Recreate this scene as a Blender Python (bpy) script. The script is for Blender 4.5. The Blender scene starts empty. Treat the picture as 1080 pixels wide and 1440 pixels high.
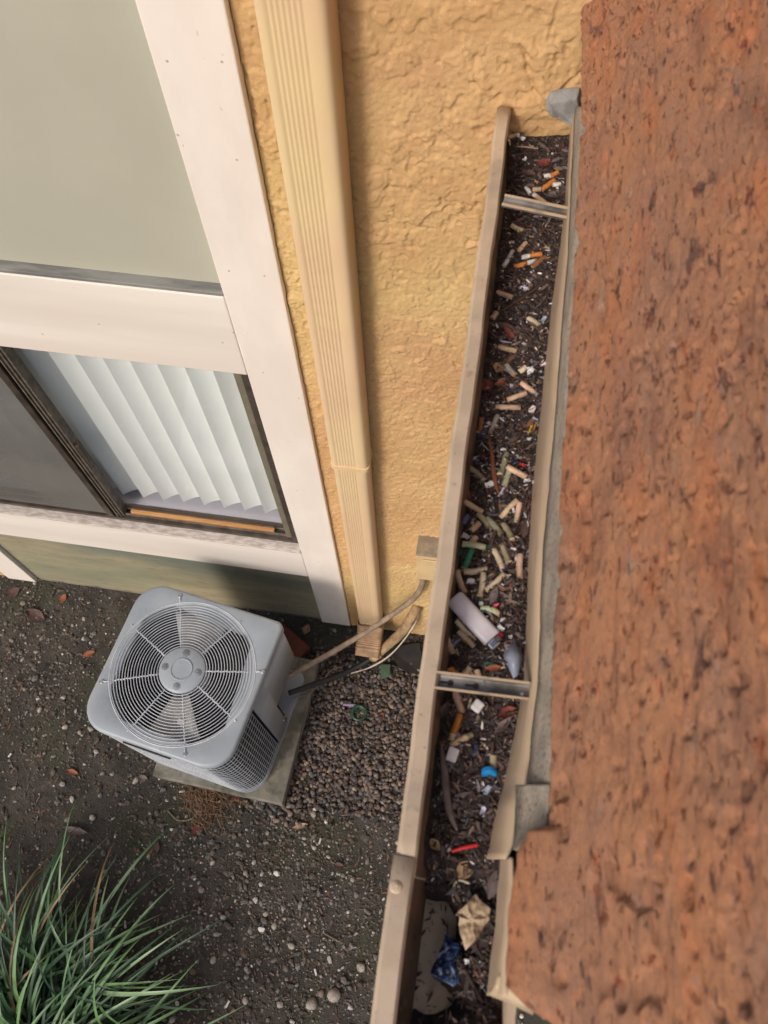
import bpy, math, random
import numpy as np
from mathutils import Vector, Matrix, noise as mn
random.seed(7); rng = np.random.default_rng(11)
sc = bpy.context.scene; C = sc.collection
R_ = math.radians

# ------------------------------------------------------------------ camera
RC = np.array([[0.9880688, 0.1522788, -0.0230503], [0.1281502, -0.8958978, -0.4253759], [-0.0854264, 0.4173467, -0.9047232]])
H = 3.6; FPX = 1150.0
cam = bpy.data.cameras.new('camera'); co = bpy.data.objects.new('camera', cam); C.objects.link(co)
m = Matrix.Identity(4)
for i in range(3):
    m[i][0] = RC[0][i]; m[i][1] = -RC[1][i]; m[i][2] = -RC[2][i]
m[0][3], m[1][3], m[2][3] = 0, 0, H
co.matrix_world = m
cam.sensor_fit = 'VERTICAL'; cam.sensor_height = 36; cam.sensor_width = 27
cam.lens = 36*FPX/1440; cam.clip_start = 0.01; cam.clip_end = 400
cam.dof.use_dof = True; cam.dof.focus_distance = 2.0; cam.dof.aperture_fstop = 8.0
sc.camera = co

# ------------------------------------------------------------------ light
SUN_EL, SUN_AZ = 38, 208      # azimuth the light comes from, degrees clockwise from +Y
w = bpy.data.worlds.new('World'); sc.world = w; w.use_nodes = True
nt = w.node_tree; nt.nodes.clear()
sky = nt.nodes.new('ShaderNodeTexSky'); sky.sky_type = 'NISHITA'; sky.sun_disc = False
sky.sun_elevation = R_(SUN_EL); sky.sun_rotation = R_(SUN_AZ); sky.air_density = 1.0; sky.dust_density = 4.0; sky.ozone_density = 0.6
bg = nt.nodes.new('ShaderNodeBackground'); bg.inputs[1].default_value = 0.12
wo = nt.nodes.new('ShaderNodeOutputWorld')
nt.links.new(sky.outputs[0], bg.inputs[0]); nt.links.new(bg.outputs[0], wo.inputs[0])
sl = bpy.data.lights.new('sun', 'SUN'); sl.energy = 2.0; sl.angle = R_(14); sl.color = (1.0, 0.945, 0.885)
so = bpy.data.objects.new('sun', sl); C.objects.link(so)
az = R_(SUN_AZ); el = R_(SUN_EL)
sdir = Vector((math.sin(az)*math.cos(el), math.cos(az)*math.cos(el), math.sin(el)))
so.rotation_euler = sdir.to_track_quat('Z', 'Y').to_euler()
sc.view_settings.view_transform = 'Standard'; sc.view_settings.look = 'None'
sc.view_settings.gamma = 1; sc.view_settings.exposure = 0.03; sc.view_settings.use_curve_mapping = False
sc.render.engine = 'CYCLES'
sc.cycles.max_bounces = 6; sc.cycles.transparent_max_bounces = 12

# ------------------------------------------------------------------ helpers
def ray(px, py):
    return RC.T @ np.array([(px-540)/FPX, (py-720)/FPX, 1.0])
def on_level(px, py, z):            # the point of the level z that the photo shows there
    v = ray(px, py); t = (z-H)/v[2]; return np.array([v[0]*t, v[1]*t, z])
def on_wall(px, py, Y):
    v = ray(px, py); t = Y/v[1]; return np.array([v[0]*t, Y, H+v[2]*t])
def lin(r, g, b):
    f = lambda c: ((c/255+0.055)/1.055)**2.4 if c > 10 else c/255/12.92
    return (f(r), f(g), f(b), 1)

def mat(name, base, rough=0.7, alt=None, scale=8, bumps=(), stretch=(1,1,1), spots=None, metal=0, rnd=0.0, attr=False, detail=6,
        contrast=(0.35, 0.65), spec=0.5, trans=0, coat=0, subsurf=0):
    m = bpy.data.materials.new(name); m.use_nodes = True
    n = m.node_tree; b = n.nodes['Principled BSDF']
    b.inputs['Roughness'].default_value = rough; b.inputs['Metallic'].default_value = metal
    b.inputs['Specular IOR Level'].default_value = spec
    if coat: b.inputs['Coat Weight'].default_value = coat
    tc = n.nodes.new('ShaderNodeTexCoord'); mp = n.nodes.new('ShaderNodeMapping')
    mp.inputs['Scale'].default_value = stretch; n.links.new(tc.outputs['Object'], mp.inputs[0])
    def nz(s, d=detail, r=0.6, dist=0.0):
        t = n.nodes.new('ShaderNodeTexNoise'); t.inputs['Scale'].default_value = s; t.inputs['Detail'].default_value = d
        t.inputs['Roughness'].default_value = r; t.inputs['Distortion'].default_value = dist
        n.links.new(mp.outputs[0], t.inputs['Vector']); return t.outputs[0]
    def ramp(src, a, c):
        t = n.nodes.new('ShaderNodeMapRange'); t.inputs[1].default_value = a; t.inputs[2].default_value = c
        t.interpolation_type = 'SMOOTHSTEP'; n.links.new(src, t.inputs[0]); return t.outputs[0]
    def mix(f, a, c, mode='MIX'):
        t = n.nodes.new('ShaderNodeMix'); t.data_type = 'RGBA'; t.blend_type = mode
        if isinstance(f, (int, float)): t.inputs[0].default_value = f
        else: n.links.new(f, t.inputs[0])
        for k, v in ((6, a), (7, c)):
            if isinstance(v, tuple): t.inputs[k].default_value = v
            else: n.links.new(v, t.inputs[k])
        return t.outputs[2]
    col = base
    if attr:
        a = n.nodes.new('ShaderNodeVertexColor'); a.layer_name = 'Col'; col = a.outputs[0]
    if alt: col = mix(ramp(nz(scale), *contrast), col, alt)
    for sp in (spots or ()):                   # (colour, scale, lo, hi[, strength[, distortion]])
        f = ramp(nz(sp[1], 4, 0.6, sp[5] if len(sp) > 5 else 0), sp[2], sp[3])
        if len(sp) > 4:
            mm = n.nodes.new('ShaderNodeMath'); mm.operation = 'MULTIPLY'; mm.inputs[1].default_value = sp[4]
            n.links.new(f, mm.inputs[0]); f = mm.outputs[0]
        col = mix(f, col, sp[0])
    if rnd:
        oi = n.nodes.new('ShaderNodeObjectInfo')
        mr = n.nodes.new('ShaderNodeMapRange'); mr.inputs[3].default_value = 1-rnd; mr.inputs[4].default_value = 1+rnd*0.4
        n.links.new(oi.outputs['Random'], mr.inputs[0])
        hsv = n.nodes.new('ShaderNodeHueSaturation'); n.links.new(mr.outputs[0], hsv.inputs['Value'])
        if isinstance(col, tuple): hsv.inputs['Color'].default_value = col
        else: n.links.new(col, hsv.inputs['Color'])
        col = hsv.outputs[0]
    if isinstance(col, tuple): b.inputs['Base Color'].default_value = col
    else: n.links.new(col, b.inputs['Base Color'])
    prev = None
    for bs in bumps:                           # (scale, strength, distance[, lo, hi])
        h = nz(bs[0], 5)
        if len(bs) > 3: h = ramp(h, bs[3], bs[4])
        bn = n.nodes.new('ShaderNodeBump'); bn.inputs['Strength'].default_value = bs[1]; bn.inputs['Distance'].default_value = bs[2]
        n.links.new(h, bn.inputs['Height'])
        if prev: n.links.new(prev, bn.inputs['Normal'])
        prev = bn.outputs[0]
    if prev: n.links.new(prev, b.inputs['Normal'])
    m['_col'] = 0
    return m

def link(name, me, mats, parent=None, smooth=False, loc=None, rot=None):
    o = bpy.data.objects.new(name, me); C.objects.link(o)
    if mats is not None:
        for q in (mats if isinstance(mats, (list, tuple)) else [mats]): me.materials.append(q)
    if smooth:
        me.polygons.foreach_set('use_smooth', [True]*len(me.polygons))
    if parent: o.parent = parent
    if loc is not None: o.location = loc
    if rot is not None: o.rotation_euler = rot
    return o
def tag(o, label=None, cat=None, group=None, kind=None):
    if label: o['label'] = label
    if cat: o['category'] = cat
    if group: o['group'] = group
    if kind: o['kind'] = kind
    return o
def empty(name, loc, label, cat, group=None, rz=0):
    o = bpy.data.objects.new(name, None); C.objects.link(o); o.location = loc; o.rotation_euler = (0, 0, rz)
    o.empty_display_size = .05
    return tag(o, label, cat, group)
class MB:
    def __init__(s): s.v = []; s.f = []; s.c = []; s.mi = []
    def add(s, vs, fs, mi=0):
        k = len(s.v); s.v += [tuple(map(float, v)) for v in vs]; s.f += [tuple(i+k for i in f) for f in fs]; s.mi += [mi]*len(fs)
    def box(s, a, b, mi=0, M=None):
        (x0, y0, z0), (x1, y1, z1) = a, b
        vs = [(x, y, z) for z in (z0, z1) for x, y in ((x0, y0), (x1, y0), (x1, y1), (x0, y1))]
        if M is not None: vs = [tuple(M @ Vector(v)) for v in vs]
        s.add(vs, [(3,2,1,0), (4,5,6,7), (0,1,5,4), (1,2,6,5), (2,3,7,6), (3,0,4,7)], mi)
    def tube(s, pts, r, n=8, cap=True, mi=0, flat=1.0):
        pts = [Vector(p) for p in pts]; k = len(pts)
        rs = r if isinstance(r, (list, tuple)) else [r]*k
        up = None; vs = []
        for i, p in enumerate(pts):
            d = (pts[min(i+1, k-1)] - pts[max(i-1, 0)]).normalized()
            if up is None: up = Vector((0,0,1)) if abs(d.z) < .9 else Vector((1,0,0))
            sd = d.cross(up).normalized(); up = sd.cross(d).normalized()
            for j in range(n):
                a = 2*math.pi*j/n; vs.append(p + sd*math.cos(a)*rs[i] + up*math.sin(a)*rs[i]*flat)
        fs = [(i*n+j, i*n+(j+1) % n, (i+1)*n+(j+1) % n, (i+1)*n+j) for i in range(k-1) for j in range(n)]
        if cap: fs += [tuple(range(n))[::-1], tuple((k-1)*n+j for j in range(n))]
        s.add(vs, fs, mi)
    def ring(s, c, R, r, n=48, m=6, z=0):
        vs = []; fs = []
        for i in range(n):
            a = 2*math.pi*i/n
            for j in range(m):
                b = 2*math.pi*j/m
                vs.append((c[0]+(R+r*math.cos(b))*math.cos(a), c[1]+(R+r*math.cos(b))*math.sin(a), c[2]+r*math.sin(b)))
        for i in range(n):
            for j in range(m):
                fs.append((i*m+j, ((i+1) % n)*m+j, ((i+1) % n)*m+(j+1) % m, i*m+(j+1) % m))
        s.add(vs, fs)
    def lathe(s, c, prof, n=32, cap=True):          # prof: (radius, z) from top to bottom
        vs = [(c[0]+r*math.cos(2*math.pi*j/n), c[1]+r*math.sin(2*math.pi*j/n), c[2]+z) for r, z in prof for j in range(n)]
        k = len(prof)
        fs = [(i*n+j, (i+1)*n+j, (i+1)*n+(j+1) % n, i*n+(j+1) % n) for i in range(k-1) for j in range(n)]
        if cap: fs += [tuple(range(n)), tuple((k-1)*n+j for j in range(n))[::-1]]
        s.add(vs, fs)
    def prism(s, poly, z0, z1, mi=0, top=True, bot=True):
        n = len(poly)
        vs = [(x, y, z0) for x, y in poly] + [(x, y, z1) for x, y in poly]
        fs = [(i, (i+1) % n, n+(i+1) % n, n+i) for i in range(n)]
        if bot: fs.append(tuple(range(n))[::-1])
        if top: fs.append(tuple(range(n, 2*n)))
        s.add(vs, fs, mi)
    def extrude_y(s, prof, y0, y1, closed=False, mi=0, seg=1):   # prof: (x, z)
        n = len(prof); vs = []
        for k in range(seg+1):
            y = y0+(y1-y0)*k/seg; vs += [(x, y, z) for x, z in prof]
        fs = []
        for k in range(seg):
            for i in range(n if closed else n-1):
                j = (i+1) % n; fs.append((k*n+i, k*n+j, (k+1)*n+j, (k+1)*n+i))
        if closed: fs += [tuple(range(n))[::-1], tuple(seg*n+i for i in range(n))]
        s.add(vs, fs, mi)
    def mesh(s, name='m'):
        me = bpy.data.meshes.new(name); me.from_pydata(s.v, [], s.f)
        if any(s.mi): me.polygons.foreach_set('material_index', s.mi)
        me.update(); return me
    def build(s, name, mats, parent=None, smooth=False, bevel=0, **k):
        o = link(name, s.mesh(name), mats, parent, smooth, **k)
        if bevel:
            b = o.modifiers.new('b', 'BEVEL'); b.width = bevel; b.segments = 2; b.limit_method = 'ANGLE'; b.angle_limit = R_(40)
        return o
def solid(o, t, off=-1):
    s = o.modifiers.new('s', 'SOLIDIFY'); s.thickness = t; s.offset = off; return o
def smooth_by(o, ang=40):
    me = o.data; me.polygons.foreach_set('use_smooth', [True]*len(me.polygons))
    try: me.set_sharp_from_angle(angle=R_(ang))
    except Exception: pass
    return o
def grid_mesh(name, P, mask=None):      # P: array (ny, nx, 3)
    ny, nx = P.shape[:2]
    idx = np.arange(ny*nx).reshape(ny, nx)
    q = np.stack([idx[:-1, :-1], idx[:-1, 1:], idx[1:, 1:], idx[1:, :-1]], -1).reshape(-1, 4)
    if mask is not None: q = q[mask.reshape(-1)]
    me = bpy.data.meshes.new(name)
    me.vertices.add(ny*nx); me.vertices.foreach_set('co', P.reshape(-1).astype(np.float32))
    me.loops.add(len(q)*4); me.loops.foreach_set('vertex_index', q.reshape(-1).astype(np.int32))
    me.polygons.add(len(q)); me.polygons.foreach_set('loop_start', (np.arange(len(q))*4).astype(np.int32))
    me.polygons.foreach_set('use_smooth', np.ones(len(q), bool))
    me.update(calc_edges=True); me.validate(); return me
def vnoise(P, scale, oct=1):
    # fast numpy value noise, summed octaves, about -1..1
    out = np.zeros(P.shape[:-1]); amp = 1; tot = 0
    for o in range(oct):
        q = P*scale*(2**o) + 17.3*o + 101.0
        i = np.floor(q).astype(np.int64); f = q-i; f = f*f*(3-2*f)
        def hsh(a, b, c):
            h = (a*374761393 + b*668265263 + c*2147483647) & 0xffffffff
            h = ((h ^ (h >> 13))*1274126177) & 0xffffffff
            return ((h ^ (h >> 16)) & 0xffff)/65535.0
        r = 0
        for dx in (0, 1):
            for dy in (0, 1):
                for dz in (0, 1):
                    wgt = (f[..., 0] if dx else 1-f[..., 0])*(f[..., 1] if dy else 1-f[..., 1])*(f[..., 2] if dz else 1-f[..., 2])
                    r = r + wgt*hsh(i[..., 0]+dx, i[..., 1]+dy, i[..., 2]+dz)
        out += amp*(r*2-1); tot += amp; amp *= .5
    return out/tot
def sstep(a, lo, hi):
    t = np.clip((a-lo)/(hi-lo), 0, 1); return t*t*(3-2*t)
ICO = None
def ico(sub):
    import bmesh
    bm = bmesh.new(); bmesh.ops.create_icosphere(bm, subdivisions=sub, radius=1)
    v = np.array([x.co[:] for x in bm.verts]); f = np.array([[q.index for q in p.verts] for p in bm.faces]); bm.free(); return v, f
def scatter(name, base, pos, size, mats, cols, flat=(0.45, 0.9), jit=0.18, smooth=False, tilt=0.5, elong=(1.0, 1.6)):
    """many small stones / crumbs in one mesh, each its own random shape and colour"""
    v, f = base; n = len(pos); k = len(v)
    V = np.repeat(v[None], n, 0)
    V = V*(1+rng.uniform(-jit, jit, (n, k, 1)))
    V[:, :, 0] *= rng.uniform(*elong, (n, 1)); V[:, :, 2] *= rng.uniform(*flat, (n, 1))
    V *= np.asarray(size)[:, None, None]
    ax = rng.uniform(-tilt, tilt, n); az_ = rng.uniform(0, 2*math.pi, n)
    c, s = np.cos(ax)[:, None], np.sin(ax)[:, None]
    y = V[:, :, 1]*c - V[:, :, 2]*s; z = V[:, :, 1]*s + V[:, :, 2]*c
    V[:, :, 1] = y; V[:, :, 2] = z
    c, s = np.cos(az_)[:, None], np.sin(az_)[:, None]
    x = V[:, :, 0]*c - V[:, :, 1]*s; y = V[:, :, 0]*s + V[:, :, 1]*c
    V[:, :, 0] = x; V[:, :, 1] = y
    V += np.asarray(pos)[:, None, :]
    F = (f[None] + (np.arange(n)*k)[:, None, None]).reshape(-1, f.shape[1])
    me = bpy.data.meshes.new(name)
    me.vertices.add(n*k); me.vertices.foreach_set('co', V.reshape(-1).astype(np.float32))
    nl = f.shape[1]
    me.loops.add(len(F)*nl); me.loops.foreach_set('vertex_index', F.reshape(-1).astype(np.int32))
    me.polygons.add(len(F)); me.polygons.foreach_set('loop_start', (np.arange(len(F))*nl).astype(np.int32))
    me.polygons.foreach_set('use_smooth', np.full(len(F), smooth))
    me.update(calc_edges=True)
    ca = me.color_attributes.new('Col', 'FLOAT_COLOR', 'POINT')
    cc = np.ones((n, k, 4)); cc[:, :, :3] = np.asarray(cols)[:, None, :]
    ca.data.foreach_set('color', cc.reshape(-1).astype(np.float32))
    return link(name, me, mats)
def palette(n, pal, wts=None, var=0.25):
    p = np.array([lin(*c)[:3] for c in pal]); wts = None if wts is None else np.array(wts)/sum(wts)
    c = p[rng.choice(len(p), n, p=wts)]
    return np.clip(c*(1+rng.uniform(-var, var, (n, 1))), 0.004, .9)

D = 1.084                     # distance of the wall plane
Zup = 3.35                    # top of what is built of the wall

# ------------------------------------------------------------------ materials
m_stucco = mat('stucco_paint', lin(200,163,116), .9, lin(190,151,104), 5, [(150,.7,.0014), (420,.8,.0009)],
   spots=[(lin(210,186,128), .9, .46, .66, .6), (lin(156,120,84), 26, .58, .76, .5), (lin(120,96,70), 90, .64, .72, .6), (lin(186,140,104), 3, .56, .74, .5), (lin(222,192,150), 160, .60, .72, .5)])  # first, yellow spots: reflected glow painted into the wall colour
m_white = mat('white_trim_paint', lin(234,225,216), .55, lin(224,214,205), 6, [(160,.25,.0008), (12,.15,.002)], stretch=(1,1,.4),
   spots=[(lin(150,135,120), 120, .70, .76, .6), (lin(206,190,176), 3, .58, .78, .4)])
m_white_h = mat('white_rail_paint', lin(234,226,217), .55, lin(224,215,206), 6, [(160,.25,.0008), (30,.2,.001)], stretch=(.12,1,1),
   spots=[(lin(140,128,118), 60, .70, .78, .5), (lin(206,192,182), 3, .58, .78, .4)])
m_sage = mat('sage_panel_paint', lin(182,179,164), .45, lin(175,173,158), 2, [(60,.08,.001)],
   spots=[(lin(170,162,148), 1.2, .5, .75, .4), (lin(120,120,104), 180, .72, .78, .6)])
m_sage_low = mat('sage_board_paint', lin(172,160,132), .6, lin(146,138,114), 7, [(90,.4,.001)], stretch=(.25,1,1),
   spots=[(lin(66,94,98), 1.6, .52, .70, .6), (lin(104,100,84), 60, .54, .66, .5), (lin(122,132,112), 2.3, .5, .7, .5)])  # teal spots: bluish shade painted into the board colour
m_grey_ledge = mat('grey_ledge_paint', lin(134,134,130), .7, lin(100,100,98), 30, [(90,.5,.001)], stretch=(.2,1,1))
m_bronze = mat('bronze_aluminium', lin(84,74,66), .4, lin(62,54,48), 20, [(200,.1,.0004)], metal=.3)
m_bronze_l = mat('worn_bronze_edge', lin(132,122,110), .45, lin(98,88,78), 40, metal=.3)
m_down = mat('downspout_paint', lin(219,188,152), .42, lin(213,182,145), 3, [(60,.06,.001)],
   spots=[(lin(224,206,152), 1.3, .46, .66, .6), (lin(170,140,104), 150, .72, .78, .5)], stretch=(1,1,1))  # yellow spots carry the reflected glow as paint colour
m_gut = mat('gutter_enamel', lin(195,174,150), .5, lin(177,156,134), 14, [(120,.15,.0006)],
   spots=[(lin(110,98,86), 60, .60, .76, .5), (lin(66,58,52), 170, .68, .74, .8), (lin(150,138,124), 8, .5, .7, .5)])
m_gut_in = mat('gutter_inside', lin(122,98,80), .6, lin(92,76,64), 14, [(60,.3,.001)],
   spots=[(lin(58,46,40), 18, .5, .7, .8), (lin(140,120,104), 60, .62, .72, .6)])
m_flash = mat('flashing_paint', lin(188,164,138), .6, lin(170,148,124), 8, [(50,.3,.001)],
   spots=[(lin(120,106,88), 30, .56, .76, .6), (lin(70,60,52), 140, .68, .76, .8)], stretch=(1,.5,1))
m_galv = mat('weathered_galvanised', lin(150,144,138), .55, lin(88,86,84), 22, [(60,.2,.0008)], metal=.35,
   spots=[(lin(170,150,124), 12, .55, .7, .6), (lin(50,46,44), 90, .66, .74, .7)])
m_grey_edge = mat('weathered_grey_mortar', lin(172,160,144), .95, lin(146,136,124), 20, [(240,1,.0022), (60,.6,.003)],
   spots=[(lin(74,68,64), 190, .56, .66, .8), (lin(96,92,90), 9, .56, .74, .6), (lin(176,160,140), 200, .62, .70, .5)])
m_mortar = mat('pale_mortar', lin(196,174,146), .95, lin(160,140,116), 20, [(120,1,.002), (30,.5,.004)])
m_tile = mat('terracotta_tile', lin(164,114,82), .92, lin(146,106,84), 11, [(120,1,.004,.60,.70), (60,.35,.003), (260,1,.0022), (600,.8,.0009)],
   spots=[(lin(176,106,64), 14, .5, .66, .6), (lin(116,76,58), 75, .55, .67, .45), (lin(184,126,86), 100, .55, .66, .5), (lin(98,66,56), 12, .58, .68, .45), (lin(134,100,84), 7, .54, .72, .6), (lin(78,56,52), 30, .62, .68, .8), (lin(62,44,42), 75, .64, .69, .85), (lin(146,74,44), 60, .60, .70, .7), (lin(146,128,116), 44, .60, .74, .55), (lin(176,120,84), 260, .56, .68, .6), (lin(110,74,58), 300, .60, .70, .6), (lin(70,48,48), 5, .64, .74, .35)], stretch=(1.4,.45,1.4))
m_ground = mat('damp_soil', lin(76,70,64), .95, lin(54,50,46), 7, [(40,.8,.01), (200,1,.004)],
   spots=[(lin(60,62,42), 2.2, .48, .62, .6), (lin(88,80,72), 90, .60, .70, .6), (lin(34,28,24), 16, .55, .7, .6)])
m_stone = mat('stones', (0,0,0,1), .8, attr=True, bumps=[(300,.4,.0006)])
m_crumb = mat('litter_crumbs', (0,0,0,1), .75, attr=True)
m_soil_g = mat('gutter_muck', lin(58,44,38), .8, lin(34,26,24), 40, [(220,1,.003), (60,.8,.004)],
   spots=[(lin(88,64,50), 60, .56, .68, .7), (lin(24,20,22), 22, .52, .66, .7)])
m_ac = mat('condenser_grey_paint', lin(154,161,168), .45, lin(143,151,159), 4, [(200,.06,.0004)],
   spots=[(lin(122,126,130), 40, .62, .74, .6), (lin(164,166,166), 5, .5, .7, .5), (lin(110,104,92), 140, .66, .74, .6)])
m_ac_wire = mat('grille_wire_grey', lin(186,190,196), .4, lin(166,171,178), 12)
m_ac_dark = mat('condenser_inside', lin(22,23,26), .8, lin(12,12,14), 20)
m_fins = mat('coil_fins', lin(34,36,40), .9, lin(22,24,27), 10, [(40,.3,.002)], stretch=(1,1,.3))
m_shroud = mat('fan_shroud_grey', lin(132,137,146), .6, lin(104,108,116), 10)
m_blade = mat('fan_blade', lin(196,194,190), .6, lin(164,160,156), 7, [(60,.1,.001)])
m_conc = mat('mossy_concrete', lin(140,134,122), .95, lin(104,102,92), 9, [(120,.7,.002), (20,.4,.004)],
   spots=[(lin(74,76,60), 12, .52, .68, .7)])
m_vane = mat('blind_vinyl', lin(243,247,245), .5, lin(238,243,241), 2, subsurf=0)
m_sillin = mat('interior_sill', lin(178,176,186), .5)
m_room = mat('room_plaster', lin(170,168,160), .9)
m_wood = mat('wooden_stick', lin(196,146,92), .6, lin(170,120,72), 20, stretch=(.15,1,1))
m_cream = mat('cream_enamel', lin(214,186,142), .5, lin(196,168,124), 10, [(80,.1,.001)], spots=[(lin(150,130,100), 40, .62, .76, .4)])
m_boxlid = mat('dusty_grey_lid', lin(160,146,122), .8, lin(130,118,100), 24, [(160,.3,.001)], spots=[(lin(100,92,80), 60, .6, .7, .6)])
m_hose = mat('dusty_conduit', lin(150,130,108), .7, lin(120,104,88), 30, [(80,.3,.001)])
m_foam = mat('tan_pipe_foam', lin(176,146,108), .85, lin(134,108,80), 24, [(70,.8,.003)])
m_black = mat('black_tape', lin(48,44,44), .6, lin(34,32,34), 20, [(60,.5,.002)])
m_wirew = mat('pale_wire', lin(196,182,160), .6)
m_brick = mat('red_brick', lin(112,62,46), .95, lin(86,50,40), 20, [(100,.8,.002)])
m_green = mat('green_plastic', lin(40,72,54), .4, lin(30,56,44), 10)
m_purple = mat('purple_plastic', lin(150,134,168), .4)
m_leafs = {
 'tan': mat('dry_leaf_tan', lin(176,146,112), .8, lin(140,112,84), 60, [(200,.4,.001)]),
 'pale': mat('dry_leaf_pale', lin(190,168,140), .8, lin(156,132,106), 50, [(90,.6,.002)], spots=[(lin(120,96,74), 130, .6, .7, .6)]),
 'red': mat('dry_leaf_red', lin(126,58,48), .7, lin(96,44,40), 60, [(200,.4,.001)]),
 'brown': mat('dry_leaf_brown', lin(96,72,64), .8, lin(72,54,50), 60, [(200,.4,.001)]),
 'rust': mat('dry_leaf_rust', lin(156,92,62), .7, lin(120,70,50), 60, [(200,.4,.001)]),
 'grey': mat('dry_leaf_grey', lin(118,104,100), .8, lin(92,80,78), 60, [(200,.4,.001)]),
}
def butt_mat(n, c1, c2, sp=None): return mat('butt_'+n, lin(*c1), .7, lin(*c2), 160, [(500,.3,.0005)], rnd=.16, spots=[(lin(96,80,64), 110, .56, .72, .65), (lin(60,48,40), 60, .62, .72, .6)])
m_butt = {
 'tan': butt_mat('tan', (204,178,146), (170,142,112)), 'cream': butt_mat('cream', (216,198,170), (184,162,134)),
 'peach': butt_mat('peach', (214,180,156), (180,146,122)), 'olive': butt_mat('olive', (164,152,122), (126,114,90)),
 'green': butt_mat('green', (60,140,104), (40,106,80)), 'gtan': butt_mat('green_tan', (160,158,130), (134,136,108)),
 'orange': butt_mat('orange', (206,130,58), (172,104,46)), 'white': butt_mat('white', (222,218,214), (196,190,186)),
 'grey': butt_mat('grey', (170,162,152), (138,130,122)), 'dark': butt_mat('dark', (120,92,70), (92,70,56)),
 'mint': butt_mat('mint', (158,178,146), (190,180,142)), 'brown': butt_mat('brown', (150,96,60), (116,72,48))}
m_char = mat('charred_tip', lin(46,38,34), .9)
m_filt = mat('filter_fibre', lin(206,186,150), .9, lin(150,120,86), 400)
m_paper = mat('white_paper', lin(226,222,222), .7, lin(196,190,192), 60, [(200,.3,.001)])
m_lilac = mat('lilac_paper', lin(196,190,210), .6, lin(160,156,184), 60)
m_pinkp = mat('pinkish_paper', lin(214,190,184), .7, lin(226,214,214), 60)
m_light = mat('white_lighter_plastic', lin(226,220,226), .3, lin(214,204,214), 20, spots=[(lin(150,136,130), 260, .72, .78, .6)])
m_chrome = mat('lighter_metal', lin(196,200,206), .25, metal=.9)
m_redp = mat('red_plastic', lin(190,38,34), .4, lin(160,30,34), 40)
m_pink = mat('pink_plastic', lin(214,84,110), .4)
m_bluep = mat('blue_plastic', lin(36,130,196), .35)
m_yel = mat('yellow_plastic', lin(206,176,30), .5)
m_teal = mat('teal_plastic', lin(30,96,84), .5)
m_violet = mat('violet_cellophane', lin(96,90,132), .25, lin(60,56,92), 90, [(160,.6,.002)], spots=[(lin(170,168,196), 120, .6, .7, .7)])
m_navy = mat('navy_scrap', lin(34,42,66), .6, lin(26,30,46), 50)
m_wrap = mat('blue_wrapper_film', lin(40,54,92), .2, lin(20,26,50), 40, [(60,.8,.003)], spots=[(lin(84,116,168), 60, .48, .58, .8, 1), (lin(186,200,226), 50, .54, .62, .85, 1.5), (lin(190,120,90), 38, .70, .76, .8)])
m_film = mat('cloudy_film', lin(168,174,190), .3, lin(140,148,168), 40, [(90,.5,.002)])
m_twig = mat('twig_bark', lin(84,58,46), .8, lin(60,42,36), 60)
m_twigr = mat('rusty_pod', lin(142,84,52), .7, lin(104,60,40), 60, stretch=(1,.3,1))
m_straw = mat('brown_straw', lin(126,96,70), .8, lin(92,68,50), 60)
m_screen = None

def glass_mat(name, tint, clear, rough=.02):
    m = bpy.data.materials.new(name); m.use_nodes = True; n = m.node_tree
    n.nodes.remove(n.nodes['Principled BSDF'])
    t = n.nodes.new('ShaderNodeBsdfTransparent'); t.inputs[0].default_value = tint
    g = n.nodes.new('ShaderNodeBsdfGlossy'); g.inputs['Roughness'].default_value = rough; g.inputs[0].default_value = (.9,.9,.9,1)
    fr = n.nodes.new('ShaderNodeLayerWeight'); fr.inputs[0].default_value = .5
    pw = n.nodes.new('ShaderNodeMath'); pw.operation = 'POWER'; pw.inputs[1].default_value = 5; n.links.new(fr.outputs['Facing'], pw.inputs[0])
    ma = n.nodes.new('ShaderNodeMath'); ma.operation = 'MULTIPLY_ADD'; ma.inputs[1].default_value = .5; ma.inputs[2].default_value = .025; n.links.new(pw.outputs[0], ma.inputs[0])
    mx = n.nodes.new('ShaderNodeMixShader'); n.links.new(ma.outputs[0], mx.inputs[0])
    n.links.new(t.outputs[0], mx.inputs[1]); n.links.new(g.outputs[0], mx.inputs[2])
    n.links.new(mx.outputs[0], n.nodes['Material Output'].inputs[0]); return m
m_glass = glass_mat('window_glass', (1,1,1,1), .9)
m_lfilm = mat('x', (1,1,1,1))
def screen_mat():
    m = bpy.data.materials.new('insect_screen_mesh'); m.use_nodes = True; n = m.node_tree
    b = n.nodes['Principled BSDF']; b.inputs['Base Color'].default_value = lin(112,110,106); b.inputs['Roughness'].default_value = .7
    t = n.nodes.new('ShaderNodeBsdfTransparent'); mx = n.nodes.new('ShaderNodeMixShader')
    tc = n.nodes.new('ShaderNodeTexCoord'); nz = n.nodes.new('ShaderNodeTexNoise'); nz.inputs['Scale'].default_value = 3
    mr = n.nodes.new('ShaderNodeMapRange'); mr.inputs[1].default_value = .35; mr.inputs[2].default_value = .65; mr.inputs[3].default_value = .42; mr.inputs[4].default_value = .74
    n.links.new(tc.outputs['Object'], nz.inputs[0]); n.links.new(nz.outputs[0], mr.inputs[0]); n.links.new(mr.outputs[0], mx.inputs[0])
    n.links.new(t.outputs[0], mx.inputs[1]); n.links.new(b.outputs[0], mx.inputs[2]); n.links.new(mx.outputs[0], n.nodes['Material Output'].inputs[0])
    return m
m_screen = screen_mat()

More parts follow.
